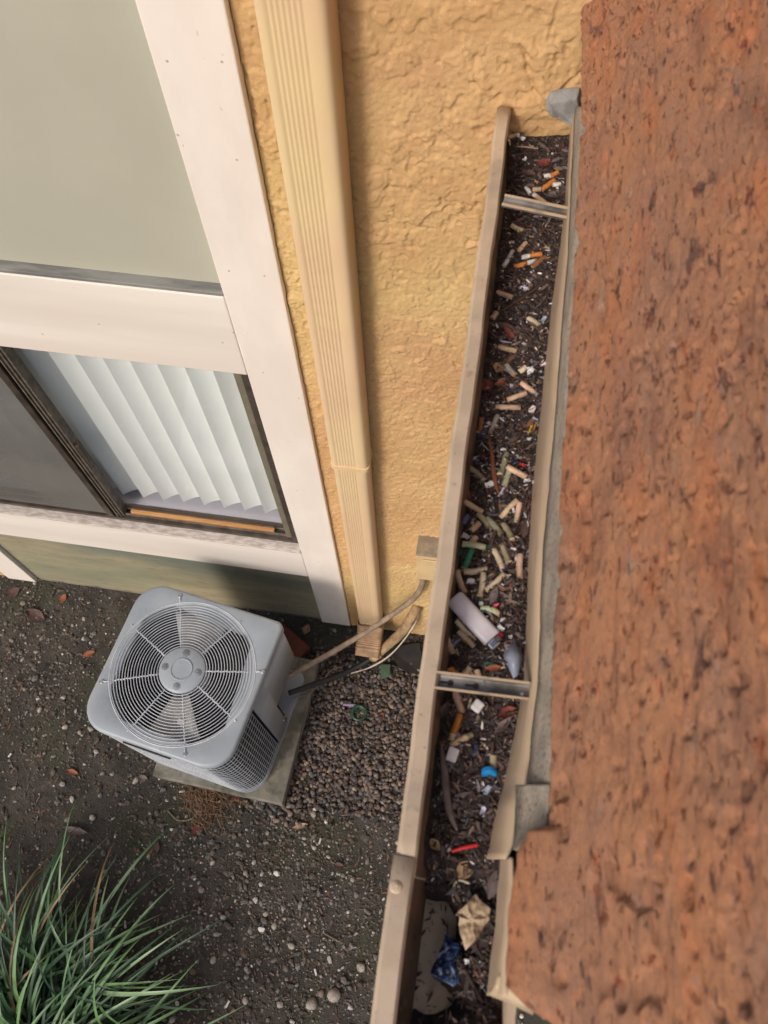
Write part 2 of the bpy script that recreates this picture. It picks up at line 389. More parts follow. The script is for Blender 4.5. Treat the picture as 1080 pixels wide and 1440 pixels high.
# ================================================================== GROUND
xs = np.concatenate([[-30,-15,-8,-5,-3.5], np.arange(-2.6, .9, .014), [1.2,2,4,8,15,30]])
ys = np.concatenate([[-30,-15,-8,-4,-2,-1.3], np.arange(-.95, 1.14, .014), [1.6,3,8,15,30]])
X, Y = np.meshgrid(xs, ys); P = np.stack([X, Y, np.zeros_like(X)], -1)
def ground_z(P): return vnoise(P, 2.5, 2)*.012 + vnoise(P, 14, 3)*.006 - .012
P[..., 2] = ground_z(P)
tag(link('ground', grid_mesh('ground', P), m_ground, smooth=True), kind='structure')
def gz(x, y): return float(ground_z(np.array([[x, y, 0.0]]))[0])
def on_ground(px, py, up=0.0):
    p = on_level(px, py, 0); z = gz(p[0], p[1])+up; p = on_level(px, py, z); return p

# gravel: rounded pebbles between pad and gutter side, loose grit elsewhere
def inpoly(x, y, poly):
    r = np.zeros(len(x), bool); n = len(poly)
    for i in range(n):
        x0, y0 = poly[i]; x1, y1 = poly[(i+1) % n]
        c = ((y0 > y) != (y1 > y)) & (x < (x1-x0)*(y-y0)/(y1-y0+1e-12)+x0); r ^= c
    return r
bed = [tuple(on_level(a, b, 0)[:2]) for a, b in ((428,925),(470,915),(545,955),(600,935),(640,950),(620,1120),(560,1150),(480,1140),(395,1150),(330,1115),(395,1090))]
n = 9000
x = rng.uniform(-.95, .35, n); y = rng.uniform(.1, 1.05, n)
jx = x+rng.normal(0, .03, n); jy = y+rng.normal(0, .03, n)
k = inpoly(jx, jy, bed); x, y = x[k], y[k]
z = ground_z(np.stack([x, y, x*0], -1)); n = len(x)
lay = rng.uniform(0, 1, n)
pos = np.stack([x, y, z+.002+lay*.012], -1)
tag(scatter('pebble_gravel', ico(2), pos, rng.uniform(.0042, .0098, n), m_stone,
   palette(n, [(92,80,74),(70,61,60),(112,96,86),(62,56,58),(124,110,98),(80,64,54),(88,85,87)]), smooth=True, jit=.06, flat=(.5,.8)),
   kind='stuff')
n = 62000
x = rng.uniform(-2.3, .5, n); y = rng.uniform(-.9, 1.08, n)
dn = vnoise(np.stack([x, y, x*0], -1), 2.2, 3)
c0 = on_level(420, 1290, 0); c1 = on_level(60, 900, 0)
den = .30 + dn*.6 + .75*np.exp(-((x-c0[0])**2+(y-c0[1])**2)/.16) + .35*np.exp(-((x-c1[0])**2+(y-c1[1])**2)/.12)
k = rng.uniform(0, 1, n) < den; x, y = x[k], y[k]; n = len(x)
z = ground_z(np.stack([x, y, x*0], -1)); s = rng.lognormal(math.log(.0026), .6, n).clip(.0012, .012)
tag(scatter('ground_grit', ico(1), np.stack([x, y, z+s*.3], -1), s, m_stone,
   palette(n, [(118,112,106),(96,90,84),(148,142,136),(74,68,62),(188,182,176),(88,76,64)], [4,5.5,2,6,.7,4])), kind='stuff')
# thin leaf-litter flakes and twig bits on the soil
def flakes(name, pos, size, cols, m, long=(1, 2.2), tilt=.5):
    v = np.array([(-1,0,0),(-.4,.45,.12),(.5,.38,.05),(1,0,.15),(.45,-.4,0),(-.45,-.42,.08)]); f = np.array([[0,5,1],[1,5,4],[1,4,2],[2,4,3]])
    return scatter(name, (v, f), pos, size, m, cols, flat=(.8,1.4), jit=.2, tilt=tilt, elong=long)
n = 5200
x = rng.uniform(-2.3, .5, n); y = rng.uniform(-.9, 1.08, n); z = ground_z(np.stack([x, y, x*0], -1))
tag(flakes('soil_leaf_litter', np.stack([x, y, z+.003], -1), rng.uniform(.003, .009, n), palette(n, [(84,68,58),(66,52,44),(104,88,74),(52,44,40),(108,78,62)]), m_crumb), kind='stuff')

# ================================================================== HOUSE WALL
house = empty('house_wall', (0, D, 0), 'tan stucco house wall with white trim boards and sage panels above the soil', 'wall')
house.location = (0, 0, 0)
# stucco sheet, relief modelled
def stucco_sheet(name, x0, x1, z0, z1, step, parent):
    xs = np.arange(x0, x1+step, step); zs = np.arange(z0, z1+step, step*1.1)
    X, Z = np.meshgrid(xs, zs); P = np.stack([X, np.full_like(X, 0), Z], -1)
    W = P + np.stack([vnoise(P, 40, 3), X*0, vnoise(P+5, 40, 3)], -1)*.010
    low = sstep(-Z, -2.15, -1.7)                                             # the lower wall is more evenly dashed
    b = vnoise(P, 5, 2)
    flake = sstep(vnoise(W+7, 24, 3), .16, .20)*.0024 + sstep(vnoise(W+17, 44, 3), .22, .27)*.0018
    chips = -sstep(vnoise(W+3, 75, 2), .36, .44)*.0028*sstep(b, -.3, .2)
    dash = sstep(vnoise(W+11, 78, 2), -.02, .10)*.0021
    fine = vnoise(P, 170, 2)*.0012 + vnoise(P, 330, 1)*.0006
    h = (flake+chips)*(1-.75*low) + dash*(.22+.78*low) + fine + vnoise(P, 3, 2)*.002
    # two settlement cracks near the roof junction
    for pts in (((.005,2.85),(.018,2.83),(.022,2.81),(.035,2.78),(.06,2.76),(.085,2.75)), ((.11,2.83),(.085,2.80),(.07,2.775))):
        for (ax_, az_), (bx, bz) in zip(pts[:-1], pts[1:]):
            dx, dz = bx-ax_, bz-az_; t = np.clip(((X-ax_)*dx+(Z-az_)*dz)/(dx*dx+dz*dz), 0, 1)
            d = np.hypot(X-ax_-t*dx, Z-az_-t*dz) + vnoise(P, 60, 1)*.002
            h -= .006*np.exp(-(d/.0028)**2)
    P[..., 1] = D-.006-h
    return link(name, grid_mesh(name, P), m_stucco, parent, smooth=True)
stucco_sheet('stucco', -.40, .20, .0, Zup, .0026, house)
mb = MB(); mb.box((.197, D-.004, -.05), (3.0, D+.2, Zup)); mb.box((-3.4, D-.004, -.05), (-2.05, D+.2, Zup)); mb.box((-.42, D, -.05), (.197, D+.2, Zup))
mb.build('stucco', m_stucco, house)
mat_nail = mat('rusty_nail', lin(176,156,142), .8, lin(190,172,160), 200)
# boards
def board(a, b, m, seg=False):
    mb = MB(); mb.box(a, b); return mb.build('trim_board', m, house, bevel=.003)
yf = D-.022
board((-.533, yf, .025), (-.402, D+.02, Zup), m_white)
board((-2.045, yf, .01), (-1.905, D+.02, Zup), m_white)
board((-1.903, yf+.003, 1.968), (-.535, D+.02, 2.25), m_white_h)
board((-1.903, yf+.003, .60), (-.535, D+.02, .855), m_white_h)
mb = MB(); mb.box((-1.903, yf-.006, .857), (-.535, D+.05, .868)); tag(mb.build('window_ledge', mat('worn_ledge', lin(206,196,188), .6, lin(168,156,146), 90, [(100,.6,.001)], stretch=(.3,1,1)), house, bevel=.002))
mb = MB(); mb.box((-1.903, yf+.004, 2.252), (-.535, D+.012, 2.262)); mb.build('panel_ledge', m_grey_ledge, house, bevel=.002)
mb = MB(); mb.box((-1.903, D+.008, 2.262), (-.535, D+.03, Zup)); mb.build('siding_panel', m_sage, house)
mb = MB(); mb.box((-1.903, D-.002, .02), (-.535, D+.03, .60)); tag(mb.build('siding_panel', m_sage_low, house), 'weathered lower panel with teal-green shade painted in')
mb = MB(); mb.box((-2.045, D-.0, -.06), (-.402, D+.2, .02)); mb.build('footing', m_conc, house)
for (a_, b_) in ((235,86),(312,87),(250,190),(333,225),(322,381),(372,388),(370,524),(420,560),(418,690),(448,790),(462,850),(139,456),(313,482),(328,468),(60,470),(120,778),(300,790)):
    q_ = on_wall(a_, b_, yf+ (.003 if a_ < 330 and b_ > 440 else 0)); mb = MB(); mb.lathe((0,0,0), [(.0,.0004),(.0020,.0004),(.0024,0)], 10, cap=False)
    mb.build('nail_head', mat_nail, house, loc=(q_[0], q_[1], q_[2]), rot=(R_(90), 0, 0))
# window
yw = D+.03
win = MB(); 
for a, b in (((-.565, D+.006, .869), (-.536, D+.07, 1.966)), ((-1.902, D+.006, .869), (-1.873, D+.07, 1.966)),
             ((-1.873, D+.006, .869), (-.565, D+.07, .884)), ((-1.873, D+.006, 1.945), (-.565, D+.07, 1.966))): win.box(a, b)
wo_ = win.build('window', m_bronze, house, bevel=.0015)
mb = MB()
for zz, y in ((.884, D+.022), (.884, D+.044)): mb.box((-1.873, y, zz), (-.565, y+.004, zz+.012))
mb.build('track', m_bronze_l, wo_)
# centre rail made of several profiles
mb = MB()
mb.box((-1.262, D+.008, .886), (-1.238, D+.036, 1.944)); mb.build('sash_stile', m_bronze, wo_, bevel=.002)
mb = MB(); mb.box((-1.234, D+.016, .886), (-1.200, D+.05, 1.944)); mb.box((-1.226, D+.010, .886), (-1.222, D+.016, 1.944)); mb.box((-1.212, D+.010, .886), (-1.208, D+.016, 1.944))
mb.build('sash_stile', m_bronze_l, wo_, bevel=.001)
mb = MB(); mb.box((-1.200, D+.018, 1.29), (-1.186, D+.034, 1.40)); mb.build('latch', m_bronze, wo_, bevel=.002)
mb = MB(); mb.box((-.590, D+.018, .886), (-.566, D+.05, 1.944)); mb.build('sash_stile', mat('olive_frame', lin(118,112,98), .5, lin(104,96,76), 20), wo_, bevel=.001)
mb = MB(); mb.box((-1.200, D+.034, .890), (-.590, D+.038, 1.944)); mb.build('pane', m_glass, wo_)
mb = MB(); mb.box((-1.873, D+.046, .890), (-1.236, D+.050, 1.944)); mb.build('pane', m_glass, wo_)
mb = MB(); mb.box((-1.873, D+.016, .890), (-1.262, D+.0175, 1.944)); mb.build('insect_screen', m_screen, wo_)
# room behind the glass
mb = MB(); 
mb.box((-2.3, D+2.4, .2), (-.2, D+2.5, 2.3)); mb.box((-2.3, D+.2, .15), (-.2, D+2.4, .2)); mb.box((-2.3, D+.2, 2.3), (-.2, D+2.4, 2.4))
mb.box((-2.4, D+.2, .15), (-2.3, D+2.5, 2.4)); mb.box((-.2, D+.2, .15), (-.1, D+2.5, 2.4))
mb.box((-2.3, D+.2, .15), (-1.95, D+.22, 2.4)); mb.box((-.50, D+.2, .15), (-.2, D+.22, 2.4))
mb.box((-2.3, D+.2, 1.98), (-.2, D+.22, 2.3)); mb.box((-2.3, D+.2, .2), (-.2, D+.22, .84))
tag(mb.build('room_walls', m_room), kind='structure')
mb = MB(); mb.box((-1.90, D+.072, .86), (-.54, D+.30, .885)); mb.build('inner_sill', m_sillin, house)
mb = MB(); mb.box((-.536, D+.07, .86), (-.50, D+.22, 1.98)); mb.box((-1.94, D+.07, .86), (-1.904, D+.22, 1.98)); mb.box((-1.904, D+.07, 1.967), (-.536, D+.22, 1.98)); mb.build('inner_reveal', m_room, house)
# wooden stick in the track
a = on_wall(190, 728, D+.028); b = on_wall(381, 753, D+.028)
st = MB(); st.box((0, -.007, 0), (b[0]-a[0]+.02, .007, .014)); tag(st.build('wooden_stick', m_wood, None, bevel=.002, loc=(a[0], D+.031, .897)), 'bare wooden stick laid in the window track below the blinds', 'stick')
# vertical blinds
bl = empty('vertical_blinds', (0, D+.105, 1.95), 'white vertical blinds hanging behind the window glass', 'blinds'); 
def vane_mesh():
    n = 7; vs = []; ww = .089
    for z in (0, -1.0):
        for i in range(n):
            t = i/(n-1)-.5; vs.append((t*ww, .007*(1-4*t*t)*1.0, z))
    fs = [(i, i+1, n+i+1, n+i) for i in range(n-1)]
    mb = MB(); mb.add(vs, fs); return mb.mesh('vane')
vm = vane_mesh(); vm.materials.append(m_vane); vm.polygons.foreach_set('use_smooth', [True]*len(vm.polygons))
hr = MB(); hr.box((-1.86, -.02, .0), (-.58, .02, .03)); hr.build('headrail', m_white_h, bl, loc=(0,0,-.02))
for i in range(17):
    xx = -.640-.0765*i
    v = bpy.data.objects.new('vane', vm); C.objects.link(v); v.parent = bl
    v.location = (xx, random.uniform(-.002,.002), -.03+random.uniform(-.003,.003)); v.rotation_euler = (0, 0, R_(26+random.uniform(-2.5,2.5)) if i != 8 else R_(48))

# ================================================================== DOWNSPOUT
ds = empty('downspout', (-.295, D-.04, 0), 'cream ribbed rectangular downspout running down the stucco beside the white trim', 'downspout')
def ds_prof(w=.101, d=.072, ribs=True, g=0):
    # outline in local x (along wall) and y (towards the wall positive)
    pts = []; r = .013; hw, hd = w/2+g, d/2+g
    for cx, cy, a0 in ((hw-r, -hd+r, -90), (hw-r, hd-r, 0), (-hw+r, hd-r, 90), (-hw+r, -hd+r, 180)):
        for k in range(5):
            a = R_(a0+k*22.5); pts.append((cx+r*math.cos(a), cy+r*math.sin(a)))
    if ribs:
        k = 7; span = (-hw+r+.004, hw-r-.016)
        for i in range(k):
            c = span[0]+(span[1]-span[0])*(i+.5)/k; q = (span[1]-span[0])/k
            pts += [(c-q*.42, -hd), (c-q*.15, -hd+.0014), (c+q*.15, -hd+.0014), (c+q*.42, -hd)]
    return pts
mb = MB(); mb.prism(ds_prof(), 1.66, Zup, top=False, bot=False); smooth_by(mb.build('pipe', m_down, ds), 60)
mb = MB(); mb.prism(ds_prof(g=-.0025), .22, 1.70, top=False, bot=False); smooth_by(mb.build('pipe', m_down, ds), 60)
mb = MB(); mb.prism(ds_prof(ribs=False, g=.0025), 1.652, 1.668); smooth_by(mb.build('joint_band', m_down, ds), 35)
# corrugated elbow kicking out
path = []
for k in range(31):
    t = k/30; ang = R_(75)*min(1, t*1.3)
    path.append((t, ang))
pts = []; py_, pz_ = 0.0, .25; pr = ds_prof(ribs=False, g=.002)
vs = []; n = len(pr)
for i, (t, ang) in enumerate(path):
    if i: py_ -= math.sin(ang)*.0068; pz_ -= math.cos(ang)*.0068
    s = 1.0 + (.05 if (i % 2 and 3 < i < 26) else 0)
    for (a, b) in pr: vs.append((a*s, py_ + b*s*math.cos(ang), max(pz_ - b*s*math.sin(ang), .004)))
fs = [(i*n+j, (i+1)*n+j, (i+1)*n+(j+1) % n, i*n+(j+1) % n) for i in range(len(path)-1) for j in range(n)]
mb = MB(); mb.add(vs, fs); smooth_by(mb.build('elbow', mat('faded_elbow_paint', lin(186,150,116), .6, lin(150,120,92), 20, [(80,.3,.001)]), ds), 30)

# ================================================================== ELECTRICAL BOX, CONDUIT, PIPES
eb = empty('electrical_box', (-.04, D, .88), 'small cream electrical box on the stucco, half hidden behind the gutter', 'electrical box')
mb = MB(); mb.box((-.066, -.072, 0), (.074, .0, .228)); mb.build('box_body', m_cream, eb, bevel=.005)
mb = MB(); mb.box((-.068, -.076, .228), (.076, .0, .242)); mb.build('lid', m_boxlid, eb, bevel=.003)
mb = MB(); mb.box((-.045, -.078, .09), (.055, -.073, .20)); mb.build('cover_plate', m_cream, eb, bevel=.003)
mb = MB(); mb.tube([(-.04, -.036, .0), (-.04, -.036, -.03)], .015, 12); mb.build('fitting', m_galv, eb, smooth=False)
def spline(pts, n=8):
    pts = [Vector(p) for p in pts]; out = []
    for i in range(len(pts)-1):
        p0 = pts[max(i-1, 0)]; p1 = pts[i]; p2 = pts[i+1]; p3 = pts[min(i+2, len(pts)-1)]
        for k in range(n):
            t = k/n; out.append(.5*((2*p1)+(-p0+p2)*t+(2*p0-5*p1+4*p2-p3)*t*t+(-p0+3*p1-3*p2+p3)*t**3))
    out.append(pts[-1]); return out
def thing_tube(name, label, cat, pts, r, m, n=10, parent=None, smooth=True, wob=0, grp=None):
    base = Vector(pts[0]); q = spline([Vector(p)-base for p in pts])
    mb = MB(); rr = [r*(1+wob*random.uniform(-1, 1)) for _ in q] if wob else r
    mb.tube(q, rr, n); o = mb.build(name, m, parent, smooth=smooth, loc=base)
    if label: tag(o, label, cat, grp)
    return o
thing_tube('electrical_conduit', 'dusty flexible conduit curving from the electrical box to the air conditioner', 'conduit',
   [(-.082,1.045,.86), (-.085,1.045,.74), (-.11,1.025,.64), (-.175,.99,.55), (-.275,.925,.47), (-.42,.82,.42), (-.575,.71,.39)], .0115, m_hose)
ls = empty('refrigerant_pipes', (-.12, D-.03, .30), 'tan foam wrapped refrigerant pipes with pale wires bending from wall to soil', 'pipes')
B0 = Vector((-.12, D-.03, .30))
def sub(name, pts, r, m, wob=0): 
    q = spline([Vector(p)-B0 for p in pts]); mb = MB(); mb.tube(q, [r*(1+wob*random.uniform(-1,1)) for _ in q], 12); return mb.build(name, m, ls, smooth=True)
sub('foam_sleeve', [(-.10,D-.01,.40), (-.125,1.045,.31), (-.150,1.02,.23), (-.19,.985,.17), (-.235,.945,.13), (-.28,.91,.10)], .021, m_foam, .07)
sub('dark_pipe', [(-.27,.915,.105), (-.33,.87,.085), (-.40,.82,.09), (-.47,.775,.11), (-.60,.70,.13)], .012, m_black, .05)
sub('tape_band', [(-.248,.935,.118), (-.262,.923,.111), (-.274,.913,.106)], .0245, m_cream, .02)
sub('wire', [(-.09,D-.012,.35), (-.11,1.03,.26), (-.15,.985,.17), (-.20,.93,.11), (-.27,.88,.075), (-.36,.84,.06)], .003, m_wirew)
sub('wire', [(-.10,D-.012,.33), (-.12,1.02,.24), (-.165,.965,.15), (-.22,.915,.10), (-.29,.87,.07)], .0028, m_wirew)
thing_tube('loose_wire', 'thin pale wire trailing over the gravel towards the condenser pad', 'wire', [(-.40,.865,.05), (-.435,.85,.065), (-.46,.82,.06), (-.49,.77,.05), (-.53,.72,.07), (-.58,.69,.10)], .003, m_hose)

# ================================================================== PAD + CONDENSER
pa = R_(-3.2)
padc = (-.812, .59)
mb = MB(); mb.box((-.280, -.315, -.03), (.285, .30, .062)); tag(mb.build('concrete_pad', m_conc, None, bevel=.006, loc=(padc[0], padc[1], 0), rot=(0,0,pa)), 'thin mossy concrete pad under the air conditioner', 'pad')
ac = empty('air_conditioner', (-.860, .579, .062), 'grey outdoor air conditioning condenser with round fan grille standing on a concrete pad', 'air conditioner', rz=R_(-9.5))
S = .2735
def rsq(h, r, n=8, ch=None):
    out = []
    for cx, cy, a0, q in ((1,-1,-90,r), (1,1,0,ch or r), (-1,1,90,r), (-1,-1,180,r)):
        for k in range(n+1):
            a = R_(a0+90*k/n)
            out.append((cx*(h-q)+q*math.cos(a), cy*(h-q)+q*math.sin(a)))
    return out
# top cover: rounded square to circle
N = 36
outer = rsq(S, .10, 8, .028); N = len(outer); Rg = .2535
ang = [math.atan2(y, x) for x, y in outer]
rings = []
def ringpts(f): return f
o1 = [(x, y, .722) for x, y in outer]
o2 = [(x, y, .748) for x, y in outer]
def scale_in(k): return [(x*(1-k/S), y*(1-k/S)) for x, y in outer]
o3 = [(x, y, .7555) for x, y in scale_in(.004)]
o4 = [(x, y, .758) for x, y in scale_in(.010)]
cfine = [(Rg*math.cos(a), Rg*math.sin(a)) for a in ang]
o5 = [(x*1.02, y*1.02, .758) for x, y in cfine]
o6 = [(x*1.0, y*1.0, .755) for x, y in cfine]
o7 = [(x*.985, y*.985, .744) for x, y in cfine]
o8 = [(x*.975, y*.975, .66) for x, y in cfine]
# where the circle comes close to the straight side keep order
rows = [o1, o2, o3, o4, o5, o6, o7]
vs = [p for r in rows for p in r]
fs = [(i*N+j, i*N+(j+1) % N, (i+1)*N+(j+1) % N, (i+1)*N+j) for i in range(len(rows)-1) for j in range(N)]
mb = MB(); mb.add(vs, fs); smooth_by(mb.build('top_cover', m_ac, ac), 50)
mb = MB(); mb.lathe((0,0,0), [(.2505,.745), (.240,.722)], 64, cap=False); mb.build('fan_shroud', m_shroud, ac, smooth=True)
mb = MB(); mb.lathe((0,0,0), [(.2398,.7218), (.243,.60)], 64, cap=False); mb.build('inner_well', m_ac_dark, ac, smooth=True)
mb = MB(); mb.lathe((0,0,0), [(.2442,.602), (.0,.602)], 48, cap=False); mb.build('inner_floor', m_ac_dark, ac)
# grille
gr = MB(); gr.ring((0,0,.757), .2535, .0030, 96, 6); go = gr.build('fan_grille', m_ac_wire, ac, smooth=True)
hubx, huby = .0, .004
nr = 17
def dome(r): return .757 + .014*(1-(r/.2535)**2)
for i in range(nr):
    r = .086+(.2485-.086)*i/(nr-1)
    q = MB(); q.ring((hubx*(1-r/.25), huby*(1-r/.25), dome(r)), r, .0017, 80, 5); q.build('ring', m_ac_wire, go, smooth=True)
for k, a in enumerate((18, 62, 116, 158, 205, 249, 296, 338)):
    a = R_(a); L = .278 if k % 2 == 0 else .262
    pts = []
    for i in range(15):
        r = .08+(L-.08)*i/14; wv = .0012*(1 if i % 2 else -1)
        zz = dome(r)-.003 if r < .25 else .760
        pts.append((r*math.cos(a)-wv*math.sin(a), r*math.sin(a)+wv*math.cos(a), zz))
    q = MB(); q.tube(pts, .0030, 6); so_ = q.build('spoke', m_ac_wire, go, smooth=True)
for k, a in enumerate((18, 116, 205, 296)):
    a = R_(a); q = MB(); q.lathe((.279*math.cos(a), .279*math.sin(a), .758), [(.0045,.006), (.0075,.003), (.0075,0)], 12); q.build('bolt', m_chrome, go)
hb = MB(); hb.lathe((0,.004,-.008), [(.0,.788), (.034,.788), (.0355,.7905), (.038,.7905), (.0395,.787), (.072,.785), (.080,.780), (.082,.772)], 48, cap=False); ho = smooth_by(hb.build('motor_plate', m_ac, ac), 30)
for a in (8, 98, 188, 278):
    a = R_(a); q = MB(); cx_, cy_ = .058*math.cos(a), .004+.058*math.sin(a)
    q.lathe((cx_, cy_, .777), [(.0,.004), (.004,.006), (.005,.0035), (.009,.003), (.0135,.001), (.014,.0)], 14, cap=False); smooth_by(q.build('bolt', m_shroud, ho), 30)
mb = MB(); mb.tube([(0,0,.60), (0,0,.77)], .062, 24); mb.build('motor', m_fins, ac, smooth=False)
# two wide blades
fan = MB(); fan.lathe((0,0,0), [(.0,.690), (.07,.690), (.075,.66), (.075,.65)], 32, cap=False); fo = fan.build('fan', m_blade, ac)
for a0, nm in ((97, 0), (-78, 1)):
    q = MB(); vs = []; nr_, na = 7, 9
    for i in range(nr_):
        r = .068+(.236-.068)*i/(nr_-1)
        for j in range(na):
            t = j/(na-1)-.5; sp = R_(44)
            a = R_(a0)+t*sp*1.15; vs.append((r*math.cos(a), r*math.sin(a), .712+.035*t-.01*math.cos(3*t)))
    fs = [(i*na+j, i*na+j+1, (i+1)*na+j+1, (i+1)*na+j) for i in range(nr_-1) for j in range(na-1)]
    q.add(vs, fs); bo = q.build('blade', m_blade, fo, smooth=True); solid(bo, .0015)
q = MB(); q.box((.040,-.165,.716), (.066,-.145,.7175)); q.build('sticker', m_paper, fo, rot=(0,0,0))
# body sides: walk the inset outline
inn = rsq(S-.008, .092, 8, .022)
def outline_pts(h, r, ch, step=.010):
    base = rsq(h, r, 10, ch); base.append(base[0]); out = []; 
    for (x0, y0), (x1, y1) in zip(base[:-1], base[1:]):
        L = math.hypot(x1-x0, y1-y0); k = max(1, int(L/step+.5))
        for i in range(k): out.append((x0+(x1-x0)*i/k, y0+(y1-y0)*i/k))
    return out
# coil behind the guard (no lid) : everything but the service corner
op = outline_pts(S-.016, .085, .02, .012)
def is_service(x, y, v0): return x > S-.06 and y > v0
mb = MB(); n = len(op)
for i in range(n):
    (x0, y0), (x1, y1) = op[i], op[(i+1) % n]
    lo = .41-.062 if (x0 > .13 and y0 > .068) or (y0 > .2 and x0 > .13) else .02
    mb.add([(x0,y0,lo),(x1,y1,lo),(x1,y1,.73),(x0,y0,.73)], [(0,1,2,3)])
    if i % 1 == 0:   # fins: proud strips
        pass
mb.build('coil', m_fins, ac)
mb = MB(); mb.box((.12,.062,.02), (.125,.25,.348)); mb.box((.125,.060,.02), (.25,.065,.348)); mb.box((.12,.06,.346), (.255,.25,.349)); mb.build('service_recess', m_ac_dark, ac)
# painted panels
mb = MB(); q = [p for p in outline_pts(S-.006, .092, .024, .01)]
sheet = [(x, y) for x, y in q if x > S-.04 and y > -.036 or (y > S-.04 and x > .10)]
sheet.sort(key=lambda p: (math.atan2(p[1], p[0])))
k = len(sheet); vs = []
for (x, y) in sheet: vs += [(x, y, .41-.062 if y >= .066 else .012), (x, y, .41-.061), (x, y, .724)]
fs = []
for i in range(k-1):
    if not (sheet[i][1] >= .05 and sheet[i+1][1] >= .05): fs.append((3*i, 3*i+3, 3*i+4, 3*i+1))
    fs.append((3*i+1, 3*i+4, 3*i+5, 3*i+2))
mb.add(vs, fs)
smooth_by(solid(mb.build('side_panel', m_ac, ac), .002, 0), 30)
for (y_, z_) in ((.058,.13), (.040,.13), (-.028,.03)):
    q = MB(); q.lathe((0,0,0), [(.0,.003),(.004,.002),(.006,0)], 10, cap=False); q.build('screw', m_chrome, ac, loc=(S-.0035, y_, z_), rot=(0, R_(90), 0))
# wire guard
mb = MB(); g = outline_pts(S-.005, .092, .024, .0215)
g = [(x, y) for x, y in g if not (x > S-.04 and y > -.034) and not (y > S-.04 and x > .10)]
g.sort(key=lambda p: -((math.atan2(p[1], p[0])-R_(5)) % (2*math.pi)))
for x, y in g: mb.tube([(x, y, .02), (x, y, .735)], .0011, 5, cap=False)
for k in range(19):
    z_ = .03+k*.0385; mb.tube([(x*1.004, y*1.004, z_) for x, y in g], .0011, 5, cap=False)
mb.build('wire_guard', m_ac_wire, ac)
mb = MB(); band = [(x, y) for x, y in g if y < -S+.03]
band.sort(); mb.tube([(-.13, -S+.0035, .655), (.05, -S+.0035, .655)], .0065, 8, flat=1); mb.build('hand_slot', m_ac_dark, ac)
mb = MB(); mb.prism(rsq(S-.004, .10, 8, .03), .0, .020); mb.build('base_pan', m_ac, ac)

# ================================================================== BRICK, TOY WHEEL, SOIL LITTER
def placed(name, mb, m, p, rz=0, label=None, cat=None, grp=None, smooth=False, bevel=0, rx=0, ry=0, parent=None):
    o = mb.build(name, m, parent, smooth=smooth, bevel=bevel, loc=tuple(p), rot=(rx, ry, rz))
    if label: tag(o, label, cat, grp)
    return o
mb = MB(); mb.box((-.10,-.047,0), (.10,.047,.055)); placed('brick', mb, m_brick, on_level(405,905,.0), R_(-32), 'dark red brick on the soil behind the air conditioner', 'brick', bevel=.004)
p = on_ground(505, 1003, .004)
tw = empty('toy_wheel', p, 'small dark green spoked plastic toy wheel lying on the pebbles', 'toy wheel')
q = MB(); q.ring((0,0,.010), .030, .0085, 32, 8); q.build('tyre', m_green, tw, smooth=True)
q = MB(); q.lathe((0,0,0), [(.0,.006),(.026,.006),(.026,.002)], 24, cap=False); q.build('rim', m_green, tw, smooth=True)
for k in range(8):
    a = math.pi*k/4; q = MB(); q.tube([(0,0,.009), (.021*math.cos(a), .021*math.sin(a), .009)], .0026, 6); q.build('spoke', m_green, tw)
p = on_ground(494, 992, .012); q = MB(); q.box((-.035,-.005,0), (.03,.005,.006)); placed('plastic_stick', q, m_purple, p, R_(4), 'pale lilac plastic stick lying beside the green toy wheel', 'plastic stick', bevel=.001)
p = on_ground(570, 930, .012); q = MB(); q.add([(-.09,.05,.01),(.05,.09,.012),(.10,-.06,.004),(-.02,-.04,.014)], [(0,3,2,1)])
o = placed('dark_sheet', q, m_black, p, 0, 'dark crumpled plastic sheet between pipe sleeve and gutter on the soil', 'plastic sheet'); solid(o, .002)
p = on_ground(541, 945, .02); q = MB(); q.add([(-.025,.03,.0),(.02,.035,.01),(.025,-.02,.012),(-.01,-.035,0)], [(0,3,2,1)])
o = placed('green_scrap', q, mat('dull_green_film', lin(74,94,72), .5), p, 0, 'dull green plastic scrap at the foot of the downspout', 'scrap'); solid(o, .0015)

def leaf_mb(L, W, curl=.25, n=7, seed=0, irr=.12):
    r = random.Random(seed); vs = []; m_ = 5
    for i in range(n):
        t = i/(n-1); w_ = W*math.sin(math.pi*min(max(t, .03), .97))**.7*(1+r.uniform(-irr, irr))
        for j in range(m_):
            u = j/(m_-1)-.5; vs.append(((t-.5)*L, u*w_, curl*W*(4*u*u-.4)*r.uniform(.6,1.2)+curl*.3*L*math.sin(t*3+seed)))
    fs = [(i*m_+j, (i+1)*m_+j, (i+1)*m_+j+1, i*m_+j+1) for i in range(n-1) for j in range(m_-1)]
    mb = MB(); mb.add(vs, fs); return mb
def stone_mb(L, W, Hh, seed=0):
    v, f = ico(2); r = np.random.default_rng(seed)
    P_ = v.copy(); d = vnoise(v+seed*3.1, 1.6, 2); P_ = v*(1+.28*d[:, None]); P_ *= np.array([L/2, W/2, Hh/2])
    mb = MB(); mb.add(P_.tolist(), f.tolist()); return mb
G_LEAF = 'dead leaves on the soil'
